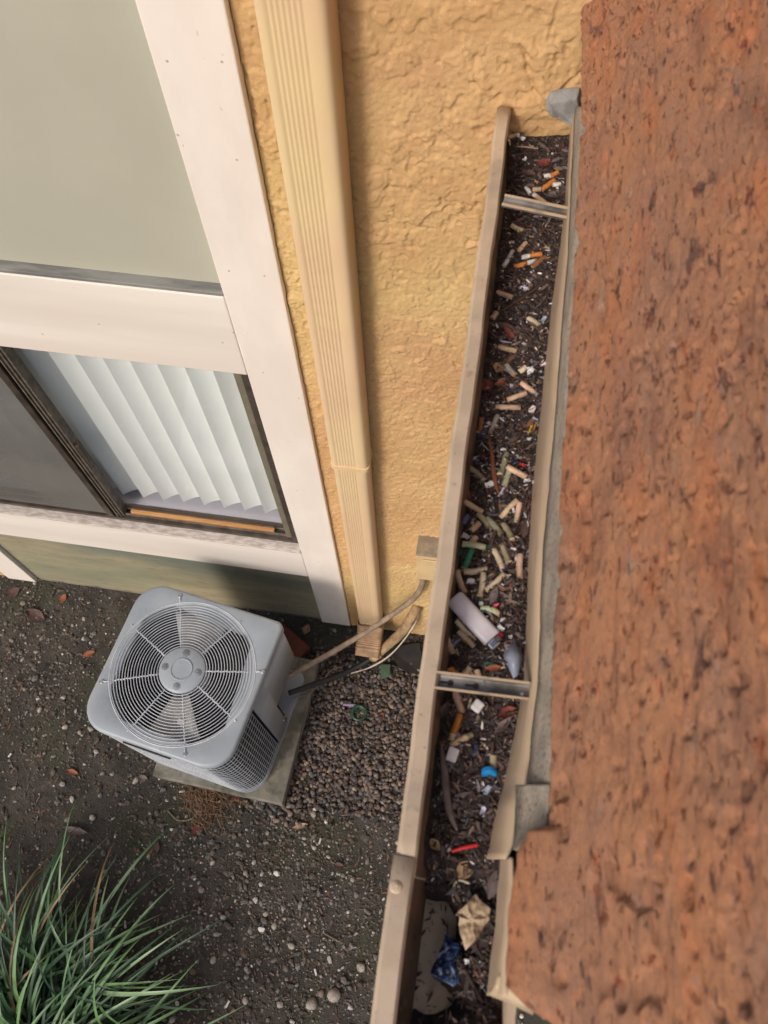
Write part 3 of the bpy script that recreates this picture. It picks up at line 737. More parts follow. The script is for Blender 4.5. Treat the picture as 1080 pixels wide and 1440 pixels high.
for i, (px, py, L, W, c, rz, lab) in enumerate((
  (125,920,.055,.03,'rust',30,'rust orange dead leaf on dark soil left of the air conditioner'),
  (431,885,.05,.036,'tan',80,'tan dead leaf on dark soil beside the brick and white trim foot'),
  (50,866,.10,.06,'brown',-20,'large dark brown dead leaf near the sage panel at left'),
  (18,834,.07,.05,'brown',50,'dark curled leaf against the white trim foot at far left'),
  (88,842,.05,.03,'rust',70,'small rusty leaf under the sage panel left of the condenser'),
  (422,1162,.065,.022,'tan',22,'pale tan leaf below the corner of the concrete pad'),
  (220,1192,.045,.028,'brown',100,'dull reddish leaf above the green grass clump'),
  (102,1086,.05,.025,'rust',-10,'rusty leaf on soil left of the concrete pad'),
  (275,1167,.045,.03,'red',60,'dull red leaf at the lower edge of the straw'),
  (330,1122,.05,.03,'rust',-40,'orange-brown leaf in the straw just under the pad'),
  (200,1095,.045,.03,'grey',10,'grey leaf touching the left end of the concrete pad'),
  (535,1010,.05,.03,'rust',70,'orange-brown leaf on pebbles right of the toy wheel'),
  (476,1217,.04,.026,'brown',0,'dark leaf on soil between straw and gutter'),
  (105,1168,.11,.03,'grey',-3,'long thin grey leaf lying on bare soil left of the straw'),
  (395,928,.06,.035,'red',120,'dark red leaf between condenser and conduit'))):
    placed('dead_leaf', leaf_mb(L, W, .2, seed=i), m_leafs[c], on_ground(px, py, .008), R_(rz), lab, 'leaf', G_LEAF, smooth=True)
G_ST = 'pale stones on the soil'
for i, (px, py, L, W, lab) in enumerate((
  (470,1400,.064,.058,'largest pale stone near the bottom beside the gutter'),
  (438,1412,.054,.050,'round cream stone left of the largest pale stone'),
  (452,1397,.036,.026,'small reddish stone wedged between the two large pale stones'),
  (508,1360,.042,.04,'angular pale stone close to the gutter lip near the bottom'),
  (345,1228,.024,.028,'small white stone right of and below the straw'),
  (299,1213,.028,.024,'rounded off-white pebble directly below the straw'),
  (441,1145,.032,.03,'pale grey pebble just right of the pad corner'),
  (130,1150,.034,.03,'grey pebble above the thin grey leaf at left'),
  (314,1290,.03,.024,'cream pebble midway between straw and grass tips'),
  (300,1350,.038,.03,'light grey stone beside the outermost grass tips'),
  (345,1407,.034,.03,'bluish grey pebble at bottom just right of the grass'),
  (410,1330,.036,.03,'pale grey stone in the middle of the grit patch'),
  (92,1022,.034,.026,'white stone on soil left of the condenser side'),
  (56,998,.03,.024,'small pale stone far left level with the condenser'),
  (112,1030,.024,.024,'small grey stone next to the white one left of the condenser'),
  (191,1098,.026,.04,'upright pale stone at the left end of the pad'),
  (374,1285,.03,.026,'whitish stone in the upper grit patch'),
  (386,1302,.034,.028,'dull grey stone in the grit patch beside the whitish one'),
  (498,1110,.028,.026,'tan pebble at the lower edge of the gravel bed'),
  (560,1128,.036,.028,'brown-grey stone beside the gutter at gravel bottom'),
  (20,1108,.026,.02,'small pale stone at the far left edge above the grass'),
  (262,1148,.02,.016,'tiny pale pebble left of the straw'))):
    mm = mat('pebble_surface', lin(*((126,96,92) if i == 2 else random.choice(((176,168,156),(160,152,144),(150,146,144),(184,176,166))))), .85, lin(128,118,106), 60, [(160,.5,.001)])
    placed('stone', stone_mb(L*.85, W*.85, min(L, W)*.6, i), mm, on_ground(px, py, .006), R_(i*47), lab, 'stone', G_ST, smooth=True)
# straw pile
p0 = on_level(292, 1128, 0)
mb = MB(); r = random.Random(5)
for i in range(150):
    a = R_(r.gauss(-60, 40)); L = r.uniform(.05, .16); cx_ = r.gauss(0, .045); cy_ = r.gauss(0, .035); z_ = r.uniform(.006, .03)
    bn = r.uniform(-.03, .03)
    pts = [(cx_+L*(t-.5)*math.cos(a)-bn*math.sin(a)*(1-4*(t-.5)**2), cy_+L*(t-.5)*math.sin(a)+bn*math.cos(a)*(1-4*(t-.5)**2), z_+r.uniform(-.004,.006)) for t in (0,.25,.5,.75,1)]
    mb.tube(pts, .0013, 3, cap=False)
tag(mb.build('straw', m_straw, None, loc=(p0[0], p0[1], gz(p0[0], p0[1]))), 'loose pile of dry brown straw at the lower edge of the pad', 'straw', kind='stuff')
thing_tube('bent_twig', 'thin bent twig ending at the straw pile', 'twig', [on_ground(236,1140,.006), on_ground(250,1153,.008), on_ground(268,1152,.01), on_ground(278,1142,.01)], .0028, m_hose, 6)
thing_tube('thin_twig', 'short straight pale twig on grit near the gutter', 'twig', [on_ground(455,1312,.006), on_ground(478,1325,.008)], .002, m_hose, 6)

# ================================================================== CIGARETTE BUTTS
cyl_cache = {}
def butt_part(x0, x1, r, seed, ends=True):
    rr = random.Random(seed); n = 12; vs = []; m_ = 5
    for i in range(m_):
        t = i/(m_-1)
        sq = 1-.3*rr.random()
        for j in range(n):
            a = 2*math.pi*j/n; vs.append((x0+(x1-x0)*t, r*math.cos(a)*(1+rr.uniform(-.09,.09)), r*math.sin(a)*sq))
    fs = [(i*n+j, (i+1)*n+j, (i+1)*n+(j+1) % n, i*n+(j+1) % n) for i in range(m_-1) for j in range(n)]
    fs += [tuple(range(n)), tuple((m_-1)*n+j for j in range(n))[::-1]]
    mb = MB(); mb.add(vs, fs); 
    mb.mi[-1] = 1; mb.mi[-2] = 1; return mb
def butt(p0, p1, c, label, grp, r=.0042, end=None, endfrac=.3, bend=0, name='cigarette_butt', seed=0):
    p0 = Vector(p0); p1 = Vector(p1); mid = (p0+p1)/2; d = p1-p0; L = d.length
    rot = d.to_track_quat('X', 'Z').to_euler()
    xs0, xs1 = -L/2, L/2
    if end: xs1 = L/2 - L*endfrac
    mb = butt_part(xs0, xs1, r, seed)
    if bend: mb.v = [(x, y+bend*(1-4*x*x/L/L), z) for x, y, z in mb.v]
    o = smooth_by(mb.build(name, [m_butt[c], m_filt], None, loc=mid, rot=rot), 50); tag(o, label, 'cigarette butt', grp)
    if end:
        q = butt_part(xs1+.0002, L/2, r*.94, seed+9)
        if bend: q.v = [(x, y+bend*(1-4*x*x/L/L), z) for x, y, z in q.v]
        smooth_by(q.build('paper_end', [m_butt[end], m_char], o), 50)
    return o
G_GB = 'cigarette butts dropped on the soil'
for i, (px, py, a, L, lab) in enumerate((
  (256,1113,15,.024,'white cigarette butt between the pad and the straw'),
  (280,1141,8,.026,'white cigarette butt lying on the bent twig by the straw'),
  (309,1127,35,.020,'short white cigarette butt on top of the straw'),
  (450,1183,80,.024,'white cigarette butt on bare soil below the gravel bed'),
  (176,1300,110,.028,'white cigarette butt beside the upper grass blades'),
  (196,1292,75,.024,'greyish cigarette butt just right of the one by the upper grass blades'),
  (220,1352,100,.024,'white cigarette butt seen through the grass tips'),
  (320,1412,70,.026,'white cigarette butt at bottom right of the grass clump'),
  (444,1367,115,.024,'white cigarette butt above the two large pale stones'),
  (14,1062,60,.018,'white cigarette butt at the left edge beside the condenser level'),)):
    p = on_ground(px, py, .006); d = Vector((math.cos(R_(a)), math.sin(R_(a)), 0))*L/2
    butt(Vector(p)-d, Vector(p)+d, 'white', lab, G_GB, r=.0042, seed=i)

# ================================================================== GRASS CLUMP
gc = Vector((-1.30, -.76, 0))
gr_ = empty('ornamental_grass', gc, 'clump of long arching green grass blades at the lower left corner', 'grass clump')
m_bl = [mat('grass_blade_a', lin(104,140,84), .5, lin(70,108,68), 4, stretch=(1,1,1)), mat('grass_blade_b', lin(134,160,120), .45, lin(98,130,92), 4), mat('grass_blade_c', lin(54,84,56), .5, lin(42,66,46), 4), mat('grass_blade_dry', lin(150,128,92), .7, lin(112,88,60), 10)]
def blade(r):
    rad = r.uniform(0, .34); a0 = r.uniform(0, 2*math.pi)
    bx, by = rad*math.cos(a0), rad*math.sin(a0)
    a = a0 + r.gauss(0, 1.25); L = r.uniform(.30, .80); w = r.uniform(.0040, .0078)
    th = R_(r.uniform(20, 80)); pts = []; x_, y_, z_ = bx, by, 0
    n = 11; ds_ = L/n; droop = r.uniform(.55, 1.5)
    for i in range(n+1):
        pts.append((x_, y_, max(z_, .012))); t = i/n
        e = th - droop*1.35*t*t*1.2
        x_ += math.cos(e)*math.cos(a)*ds_; y_ += math.cos(e)*math.sin(a)*ds_; z_ += math.sin(e)*ds_
        a += r.gauss(0, .012)
    sx, sy = -math.sin(a), math.cos(a); vs = []
    for i, p in enumerate(pts):
        t = i/n; ww = w*(min(1, .55+t*3))*(1-t**3.0) + .0003
        vs += [(p[0]-sx*ww, p[1]-sy*ww, p[2]+ww*.35), (p[0], p[1], p[2]), (p[0]+sx*ww, p[1]+sy*ww, p[2]+ww*.35)]
    fs = []
    for i in range(n): fs += [(3*i, 3*i+1, 3*i+4, 3*i+3), (3*i+1, 3*i+2, 3*i+5, 3*i+4)]
    return vs, fs
r = random.Random(21)
for i in range(290):
    vs, fs = blade(r); mb = MB(); mb.add(vs, fs)
    mb.build('leaf_blade', m_bl[r.choices((0,1,2,3), (5,3.2,4,.25))[0]], gr_, smooth=True)
mb = MB()
for i in range(520):
    vs, fs = blade(r); mb.add(vs, fs, r.choices((0,1,2,3), (3,1,6,.7))[0])
tag(mb.build('leaf_blades', m_bl, gr_, smooth=True), kind='stuff')

# ================================================================== GUTTER
LZ = 2.756                       # top of the outer lip
gt = empty('gutter', (0, 0, 0), 'tan metal gutter full of leaf muck and cigarette butts along the roof edge', 'gutter')
def gutter_prof(g=0.0):
    return [(.006, LZ-.014), (.0055, LZ-.003), (.003, LZ), (-.010-g, LZ+g*.3), (-.0135-g, LZ-.003), (-.0135-g, LZ-.022), (-.008-g, LZ-.034), (.006-g, LZ-.056),
            (.016-g, LZ-.085), (.022-g, LZ-.128-g), (.024, LZ-.131-g), (.104, LZ-.131-g), (.107, LZ-.128), (.107, LZ+.02)]
mb = MB(); mb.extrude_y(gutter_prof(), .018, 1.070, seg=30)
mb.v = [(x+.0008*math.sin(y*23)+.0005*math.sin(y*61), y, z+.0006*math.sin(y*31)) for x, y, z in mb.v]
smooth_by(solid(mb.build('trough', m_gut, gt), .0012, 0), 40)
mb = MB(); mb.extrude_y(gutter_prof(.0022), -.55, .034, seg=12)
mb.v = [(x-.004*(1-(y+.55)/.584)*0+.0005*math.sin(y*41), y, z+.0006*math.sin(y*31)+.0012) for x, y, z in mb.v]
smooth_by(solid(mb.build('trough', m_gut, gt), .0012, 0), 40)
p = on_level(557, 1247, LZ)
q = MB(); q.lathe((p[0], p[1], LZ+.0018), [(.0,.0036), (.0025,.0036), (.003,.002), (.0042,.002), (.0062,.0006), (.0065,0)], 18, cap=False); smooth_by(q.build('rivet', m_gut, gt), 30)
# skin painted with dirt and shade inside outer wall, proud of the metal
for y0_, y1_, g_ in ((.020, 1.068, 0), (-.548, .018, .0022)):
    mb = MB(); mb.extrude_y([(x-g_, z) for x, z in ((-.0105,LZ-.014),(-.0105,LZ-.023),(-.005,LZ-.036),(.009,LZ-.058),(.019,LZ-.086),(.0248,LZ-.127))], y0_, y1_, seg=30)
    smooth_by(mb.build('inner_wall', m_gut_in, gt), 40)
# hanger straps
def strap(pxL, pxR, w, label):
    a = Vector(on_level(*pxL, LZ-.008)); b = Vector(on_level(*pxR, LZ-.008)); 
    d = (b-a); L = d.length; rz = math.atan2(d.y, d.x)
    q = MB(); hw = w/2; n = 1
    prof = [(-hw, .007), (-hw+.001, .001), (-hw+.003, 0), (hw-.003, 0), (hw-.001, .001), (hw, .007)]
    k = 10; vs = []
    for i in range(k+1):
        x = L*i/k; vs += [(x, y, z+.002*math.sin(i*.6)*.3) for y, z in prof]
    m_ = len(prof); fs = [(i*m_+j, i*m_+j+1, (i+1)*m_+j+1, (i+1)*m_+j) for i in range(k) for j in range(m_-1)]
    q.add(vs, fs); o = q.build('hanger_strap', m_galv, gt, loc=a, rot=(0, 0, rz)); solid(o, .0014, 0); o['label'] = label
    # painted upturned edges
    for s in (-1, 1):
        e = MB(); e.box((0, s*hw-.0009, .005), (L, s*hw+.0009, .0088)); e.build('strap_edge', m_flash, o)
    return o, L
o, L = strap((611,958), (744,974), .0165, 'lower galvanised strap with keyhole slots')
for t in (.17, .44):
    q = MB(); q.lathe((L*t, 0, .0009), [(.0,.0006), (.0032,.0006), (.0032,0)], 14, cap=False); q.build('keyhole', m_char, o)
    q = MB(); q.box((L*t-.011, -.0011, .0008), (L*t, .0011, .0014)); q.build('keyhole', m_char, o)
q = MB(); q.lathe((L*.92, -.003, .0012), [(.0,.002), (.002,.0018), (.003,0)], 12, cap=False); q.build('screw', m_chrome, o)
q = MB(); q.lathe((L*.52, .004, .0012), [(.0,.001), (.0016,.001), (.002,0)], 10, cap=False); q.build('screw', m_chrome, o)
o, L = strap((707,286), (800,305), .017, 'upper dirty strap near the stucco end')

# debris bed
ys = np.arange(-.5, 1.072, .0042); xs = np.linspace(.012, .106, 30)
X, Y = np.meshgrid(xs, ys); P = np.stack([X, Y, X*0], -1)
def muck_z(P):
    x, y = P[..., 0], P[..., 1]
    base = 2.684 + .010*sstep(x, .03, .1) + vnoise(P, 16, 3)*.010 + vnoise(P, 90, 2)*.0035
    near = sstep(-y, -.045, .02)                     # thins out near the camera: trough floor shows on the left
    base = base - near*(.080*(1-sstep(x+vnoise(P+2, 55, 3)*.022, .044, .075)*.85)) + .03*near*sstep(-y, .075, .12)*1.0
    far = sstep(y, .98, 1.07); return base + far*.022
P[..., 2] = muck_z(P)
tag(link('gutter_muck', grid_mesh('muck', P), m_soil_g, smooth=True), 'dark rotted leaf muck filling the gutter', 'muck', kind='stuff')
def mz(x, y): return float(muck_z(np.array([[x, y, 0.0]]))[0])
def on_muck(px, py, up=0.0):
    z = 2.685
    for _ in range(3):
        p = on_level(px, py, z+up); z = mz(min(max(p[0], .012), .106), p[1])
    return on_level(px, py, z+up)
n = 17000
x = rng.uniform(.018, .104, n); y = rng.uniform(-.45, 1.065, n)
z = np.maximum(muck_z(np.stack([x, y, x*0], -1)), 2.6275)
k = (z > 2.640) | (rng.uniform(0, 1, n) < .10); x, y, z = x[k], y[k], z[k]; n = len(x)
tag(flakes('gutter_leaf_flakes', np.stack([x, y, z+rng.uniform(.0005, .004, n)], -1), rng.lognormal(math.log(.0016), .5, n).clip(.0006,.006),
   palette(n, [(80,62,56),(54,44,42),(104,84,74),(38,32,34),(134,112,98),(74,62,62),(112,74,56),(104,98,104)], [5,7,3,6,1.6,4,1.2,2]), m_crumb, tilt=.9, long=(1,2.6)), kind='stuff')
n = 3600
x = rng.uniform(.018, .104, n); y = rng.uniform(-.45, 1.065, n); z = muck_z(np.stack([x, y, x*0], -1)); k = z > 2.65; x, y, z = x[k], y[k], z[k]; n = len(x)
tag(scatter('gutter_grit', ico(1), np.stack([x, y, z+.001], -1), rng.lognormal(math.log(.0011), .4, n), m_crumb,
   palette(n, [(110,100,98),(70,58,54),(190,182,180),(90,70,58),(48,40,40)], [3,5,1.2,4,4])), kind='stuff')
n = 620
x = rng.uniform(.022, .100, n); y = np.clip(rng.normal(.48, .24, n), -.1, 1.05); z = muck_z(np.stack([x, y, x*0], -1)); k = z > 2.65; x, y, z = x[k], y[k], z[k]; n = len(x)
tag(flakes('gutter_paper_crumbs', np.stack([x, y, z+.003], -1), rng.uniform(.0009, .0030, n),
   palette(n, [(206,196,188),(186,164,136),(166,146,124),(146,140,140),(196,190,200)]), m_crumb, tilt=.9, long=(1,2.0)), kind='stuff')
mb = MB(); r = random.Random(3)
for i in range(420):
    x_, y_ = r.uniform(.02, .102), r.uniform(-.3, 1.06); z_ = mz(x_, y_)
    if z_ < 2.655: continue
    a = r.uniform(0, math.pi); L = r.uniform(.006, .026)
    mb.tube([(x_-L/2*math.cos(a), y_-L/2*math.sin(a), z_+.003), (x_+r.uniform(-.002,.002), y_, z_+.005), (x_+L/2*math.cos(a), y_+L/2*math.sin(a), z_+.003)], r.uniform(.0004,.0010), 4, cap=False)
tag(mb.build('gutter_twiglets', m_twig), kind='stuff')

G_B = 'cigarette butts lying in the gutter'
T = [ # px0,py0,px1,py1, colour, end colour, label
 (714,193,730,190,'tan','white','stubby tan butt beside the crumpled white scrap under the gutter end'),
 (785,242,764,247,'orange','white','bent orange butt with pale tip left of the far tile edge'),
 (762,267,780,253,'orange',None,'orange-tan butt just below the bent orange one'),
 (777,260,792,257,'white',None,'white butt tucked against the flashing above the upper strap'),
 (749,267,761,266,'tan',None,'tiny tan butt end left of the orange-tan butt'),
 (740,263,746,273,'white',None,'short white butt above the upper strap'),
 (768,286,750,273,'tan','white','tan butt with white tip closest above the upper strap'),
 (720,317,736,325,'cream',None,'cream butt first below the upper strap'),
 (730,352,740,341,'peach',None,'crushed peach butt above the white and orange cluster'),
 (708,375,721,353,'white',None,'long white butt standing left of the orange cluster'),
 (762,357,733,362,'orange','white','half white half orange butt on top of the cluster'),
 (723,375,754,366,'orange','white','orange butt with white end lying under the half white one'),
 (749,376,768,361,'brown',None,'brown-orange butt crossing under the cluster at right'),
 (699,411,721,418,'peach',None,'peach butt left of the lavender scrap'),
 (692,448,699,439,'tan',None,'tiny tan butt against the shaded gutter side'),
 (743,447,758,457,'cream',None,'fat cream butt by the flashing above the red-brown leaf'),
 (701,488,727,493,'tan',None,'tan butt under the bluish white sliver'),
 (712,513,724,527,'grey',None,'greyish butt left of the torn white paper'),
 (730,523,740,516,'cream',None,'short cream butt touching the torn white paper'),
 (733,538,757,556,'peach','grey','peach butt with grey end pointing at the flashing'),
 (713,562,741,552,'peach',None,'peach butt angled above the level one'),
 (697,572,732,573,'peach',None,'level peach butt lying straight across the muck'),
 (677,588,673,608,'brown',None,'upright orange-brown butt at the gutter wall beside blue strip'),
 (700,584,689,609,'grey',None,'grey-brown butt standing right of the blue strip'),
 (713,638,703,667,'gtan',None,'upper green-tan butt right of the curved pod'),
 (717,662,709,683,'gtan',None,'lower green-tan butt right of the curved pod'),
 (713,656,741,671,'peach',None,'peach butt crossing the two green-tan ones'),
 (660,657,682,677,'olive','cream','olive butt running into the frayed white paper'),
 (653,705,679,720,'tan',None,'tan butt lying over the violet cellophane'),
 (662,746,674,735,'tan',None,'short tan butt right of the violet cellophane'),
 (672,722,691,745,'olive',None,'olive-tan butt slanting down right of the violet cellophane'),
 (685,729,706,753,'gtan','olive','greenish grey butt parallel to the olive-tan one'),
 (704,728,728,703,'tan',None,'tan butt rising to the right above the olive pair'),
 (731,707,726,736,'peach','cream','peach and white butt next to the flashing'),
 (708,737,720,759,'olive',None,'olive butt below the rising tan one'),
 (650,765,683,770,'mint',None,'mint and cream butt lying level above the dark green one'),
 (663,773,652,799,'green',None,'dark green stained butt at the gutter wall'),
 (694,772,707,801,'cream','cream','cream butt with a ring around its top'),
 (707,768,716,790,'olive',None,'dirty olive butt right of the ringed one'),
 (732,780,731,813,'peach',None,'peach butt standing alone by the flashing above the lighter'),
 (652,804,685,800,'cream',None,'level cream butt just under the green one'),
 (643,802,653,834,'tan',None,'tan butt against the gutter wall above the lighter'),
 (680,806,675,838,'cream',None,'upright cream butt above the middle of the lighter'),
 (683,830,709,807,'cream',None,'cream butt slanting up right above the lighter'),
 (676,856,703,864,'mint','tan','bent mint-grey butt right above the lighter body'),
 (642,872,668,898,'cream',None,'cream butt nearest below the lighter'),
 (645,887,667,909,'tan',None,'tan butt second below the lighter'),
 (625,889,637,919,'tan',None,'tan butt beside the gutter wall left of the lighter tail'),
 (651,949,661,938,'tan',None,'tan butt just above the lower strap'),
 (671,943,674,955,'peach',None,'short peach butt poking out above the lower strap'),
 (640,972,651,1002,'peach',None,'peach butt coming out from under the lower strap'),
 (647,1005,633,1042,'orange','cream','bright orange butt with pale burnt end below the lower strap'),
 (633,1049,665,1032,'tan','olive','tan butt crossing below the bright orange one'),
 (694,1062,693,1083,'olive',None,'brownish butt standing on the blue cap'),
 (632,940,640,951,'orange',None,'orange butt end sticking out behind the lower strap'),
 (669,756,662,768,'tan',None,'small tan butt crumb above the mint one'),
]
for i, (a, b, c, d, col, end, lab) in enumerate(T):
    up = .0042 + (.004 if i in (10, 26, 28, 35) else 0)
    p0 = on_muck(a, b, up-random.uniform(0,.0022)); p1 = on_muck(c, d, up-random.uniform(0,.0022))
    butt(p0, p1, col, lab, G_B, r=random.uniform(.0034,.0041), end=end, endfrac=.42 if col == 'orange' and end == 'white' else .25, bend=.003 if i in (1, 44) else random.uniform(-.0012,.0012), seed=i)

# paper and plastic scraps
def scrap_mb(L, W, seed, amp=.5, n=6, irr=.55):
    r = random.Random(seed); vs = []
    for i in range(n):
        for j in range(n):
            u, v = i/(n-1)-.5, j/(n-1)-.5; e = 1
            if i in (0, n-1) or j in (0, n-1): e = 1-irr*r.random()
            vs.append((u*L*e, v*W*e, amp*min(L, W)*(mn.noise(Vector((u*3+seed, v*3, seed*.7)))+.3*r.random())))
    fs = [(i*n+j, (i+1)*n+j, (i+1)*n+j+1, i*n+j+1) for i in range(n-1) for j in range(n-1)]
    mb = MB(); mb.add(vs, fs); return mb
pxm = .00074
G_P = 'scraps of paper and plastic in the gutter'
for i, (px, py, L, W, rz, m, lab, cat) in enumerate((
 (735,195,14,9,-30,m_paper,'crumpled white scrap nearest the gutter end','paper scrap'),
 (738,224,17,8,60,m_paper,'twisted white scrap above the brown leaves','paper scrap'),
 (754,256,13,9,-40,m_leafs['tan'],'torn tan scrap left of the orange-tan butt','paper scrap'),
 (719,341,12,10,20,m_pinkp,'pinkish torn scrap above the long white butt','paper scrap'),
 (736,405,24,7,-2,m_lilac,'lavender white twisted scrap right of the peach butt','paper scrap'),
 (765,450,8,22,-20,m_film,'pale twisted film against the flashing','plastic scrap'),
 (712,481,25,4,-2,m_lilac,'thin bluish white sliver across the muck','plastic scrap'),
 (747,520,18,15,30,m_paper,'torn white paper under the flashing','paper scrap'),
 (764,512,12,7,30,m_pinkp,'pinkish curled scrap right of the torn white paper','paper scrap'),
 (723,529,10,4,-20,m_butt['orange'],'small orange scrap','paper scrap'),
 (719,542,8,9,10,m_lilac,'small lilac white scrap above the angled peach butt','paper scrap'),
 (749,576,14,18,-20,m_pinkp,'folded white paper with pink corner at the flashing','paper scrap'),
 (753,589,12,5,-20,m_film,'grey film strip below the folded paper','plastic scrap'),
 (746,603,5,22,-8,m_yel,'bright yellow plastic sliver beside the flashing','plastic scrap'),
 (752,600,5,16,-8,m_butt['orange'],'amber sliver beside the yellow one','plastic scrap'),
 (744,618,8,6,0,m_paper,'tiny white scrap under the yellow sliver','paper scrap'),
 (688,596,10,9,30,m_paper,'white scrap between two upright butts','paper scrap'),
 (677,609,17,6,40,m_violet,'folded blue strip by the gutter wall','plastic scrap'),
 (708,632,14,6,10,m_paper,'flat white scrap above the green-tan butts','paper scrap'),
 (725,650,15,9,-15,m_navy,'navy scrap right of the green-tan butts','plastic scrap'),
 (735,654,14,6,-15,m_redp,'dark red scrap beside the navy one','plastic scrap'),
 (666,645,12,7,0,m_film,'dull grey scrap at the gutter wall','plastic scrap'),
 (680,643,10,8,0,m_leafs['red'],'small red scrap left of the curved pod','leaf scrap'),
 (690,681,20,12,25,m_paper,'frayed white paper at the end of the olive butt','paper scrap'),
 (742,675,12,7,20,m_paper,'white triangle beside the flashing','paper scrap'),
 (707,690,7,22,-25,m_lilac,'pale grey strip at the end of the curved pod','paper scrap'),
 (655,731,13,32,-24,m_violet,'creased violet cellophane strip by the gutter wall','cellophane'),
 (655,754,16,9,-20,m_pinkp,'pinkish bent scrap below the violet cellophane','paper scrap'),
 (722,717,6,14,10,m_paper,'white shred left of the peach and white butt','paper scrap'),
 (686,768,8,9,0,m_teal,'small teal scrap right of the mint butt','plastic scrap'),
 (648,776,8,20,-10,m_teal,'teal film against the gutter wall','plastic scrap'),
 (662,817,14,10,0,m_paper,'crushed grey-white foil under the level cream butt','foil'),
 (676,849,8,8,0,m_paper,'white crumb above the lighter','paper scrap'),
 (698,851,11,5,30,m_pink,'small pink plastic bit above the lighter','plastic scrap'),
 (704,883,16,8,-35,m_paper,'torn white tag right of the lighter','paper scrap'),
 (718,896,7,7,0,m_paper,'small white ball above the cloudy film','paper scrap'),
 (713,909,11,10,0,m_pinkp,'peach coloured paper on the cloudy film','paper scrap'),
 (640,905,8,26,-30,m_film,'twisted grey film under the two butts by the lighter','plastic scrap'),
 (690,933,20,6,-5,m_teal,'dull green strip above the lower strap','plastic scrap'),
 (668,1055,12,24,15,m_navy,'dark navy rag below the crossing butts','rag'),
 (685,1110,10,18,-30,m_film,'white fluff below the blue cap','fluff'),
 (679,1140,8,14,-10,m_lilac,'bluish white fluff in the lower muck','fluff'),
 (609,1043,10,8,20,m_butt['orange'],'curled orange peel bit at the gutter wall','scrap'),
 (661,988,4,18,-10,m_butt['cream'],'narrow cream shred between the white blocks','paper scrap'),
 (657,1352,8,7,20,m_paper,'pale chip right of the blue wrapper','chip'),
)):
    p = on_muck(px, py, .0045)
    o = placed('scrap', scrap_mb(L*pxm, W*pxm, i+1), m, p, R_(rz), lab + (' in the gutter' if 'gutter' not in lab else ''), cat, G_P, smooth=True)
    o.rotation_euler = (random.uniform(-.2,.2), random.uniform(-.2,.2), R_(rz)); solid(o, .0005)
# white foam blocks
for px, py, L, W, rz, lab in ((671,994,.0125,.0115,60,'white broken filter block just below the lower strap'), (636,1062,.0115,.0150,-12,'larger white block under the orange butt')):
    q = MB(); q.box((-L/2,-W/2,0), (L/2,W/2,.008)); placed('white_block', q, m_paper, on_muck(px, py, .001), R_(rz), lab, 'foam block', bevel=.0018)
# leaves in gutter
G_L = 'dead leaves lying in the gutter'
for i, (px, py, L, W, c, rz, lab) in enumerate((
 (778,274,.022,.013,'grey',30,'oval grey-brown leaf at the flashing just above the upper strap'),
 (765,229,.024,.015,'red',35,'dull purple-brown leaf in the far end of the gutter'),
 (743,243,.022,.012,'brown',-20,'flat brown leaf below the twisted white scrap'),
 (745,262,.014,.009,'brown',0,'small brown leaf left of the tiny tan butt'),
 (711,461,.026,.012,'brown',-20,'dusky leaf above the red one left side'),
 (716,470,.024,.011,'red',-50,'red-brown leaf on top of the dusky one'),
 (702,517,.018,.017,'tan',70,'crumpled tan leaf near the gutter wall'),
 (684,542,.021,.018,'red',-50,'bright red leaf piece at the gutter wall'),
 (704,538,.018,.010,'rust',50,'rust coloured curled leaf right of the bright red one'),
 (694,838,.023,.009,'grey',75,'narrow grey leaf above the pink plastic bit'),
 (661,879,.026,.011,'grey',-55,'curved grey leaf along the underside of the lighter'),
 (738,745,.024,.010,'brown',80,'brown leaf against the flashing beside the olive butt'),
 (652,694,.022,.014,'rust',-35,'rust red leaf at the gutter wall above the tan butt'),
 (714,1002,.021,.013,'red',30,'dark red leaf right of the white block below the lower strap'),
 (707,1020,.026,.008,'grey',50,'grey leaf strip under the dark red leaf'),
 (624,1000,.020,.011,'brown',70,'dark leaf by the gutter wall left of the orange butt'),
 (653,1224,.019,.018,'tan',60,'crumpled tan leaf below the red stick'),
 (694,1243,.030,.013,'grey',75,'grey leaf beside the cream strip near the front'),
 (694,940,.022,.008,'rust',15,'orange-red leaf sliver above the lower strap'),
 (613,1413,.044,.013,'grey',-10,'flat grey shard at the very front of the gutter'),
 (612,1188,.014,.010,'tan',-40,'small tan leaf left of the red stick'),)):
    placed('dead_leaf', leaf_mb(L*1.0, W*1.0, .22, seed=i+40), m_leafs[c], on_muck(px, py, .005), R_(rz), lab, 'leaf', G_L, smooth=True)
# the big pale leaf, outline and crumple
pts = [(669,1256),(676,1266),(690,1277),(688,1292),(681,1304),(668,1322),(655,1337),(650,1318),(645,1301),(646,1290),(640,1286),(655,1272)]
w3 = [Vector(on_muck(a, b, .012)) for a, b in pts]; zc = max(v.z for v in w3); w3 = [Vector(on_level(a, b, zc)) for a, b in pts]
cen = sum(w3, Vector())/len(w3); mb = MB(); vs = [(0,0,.004)]
for rr_ in (.5, 1.0):
    for k, v in enumerate(w3): q = (v-cen)*rr_; vs.append((q.x, q.y, (.003 if k % 2 else -.003)*rr_ + (.003 if rr_ == .5 else random.uniform(-.003,.003))))
leaf_big = True
n = len(w3); fs = [(0, 1+k, 1+(k+1) % n) for k in range(n)] + [(1+k, 1+n+k, 1+n+(k+1) % n, 1+(k+1) % n) for k in range(n)]
mb.add(vs, fs); o = mb.build('dead_leaf', m_leafs['pale'], None, smooth=True, loc=cen); tag(o, 'largest crumpled pale leaf lying above the blue wrapper in the gutter', 'leaf', G_L)
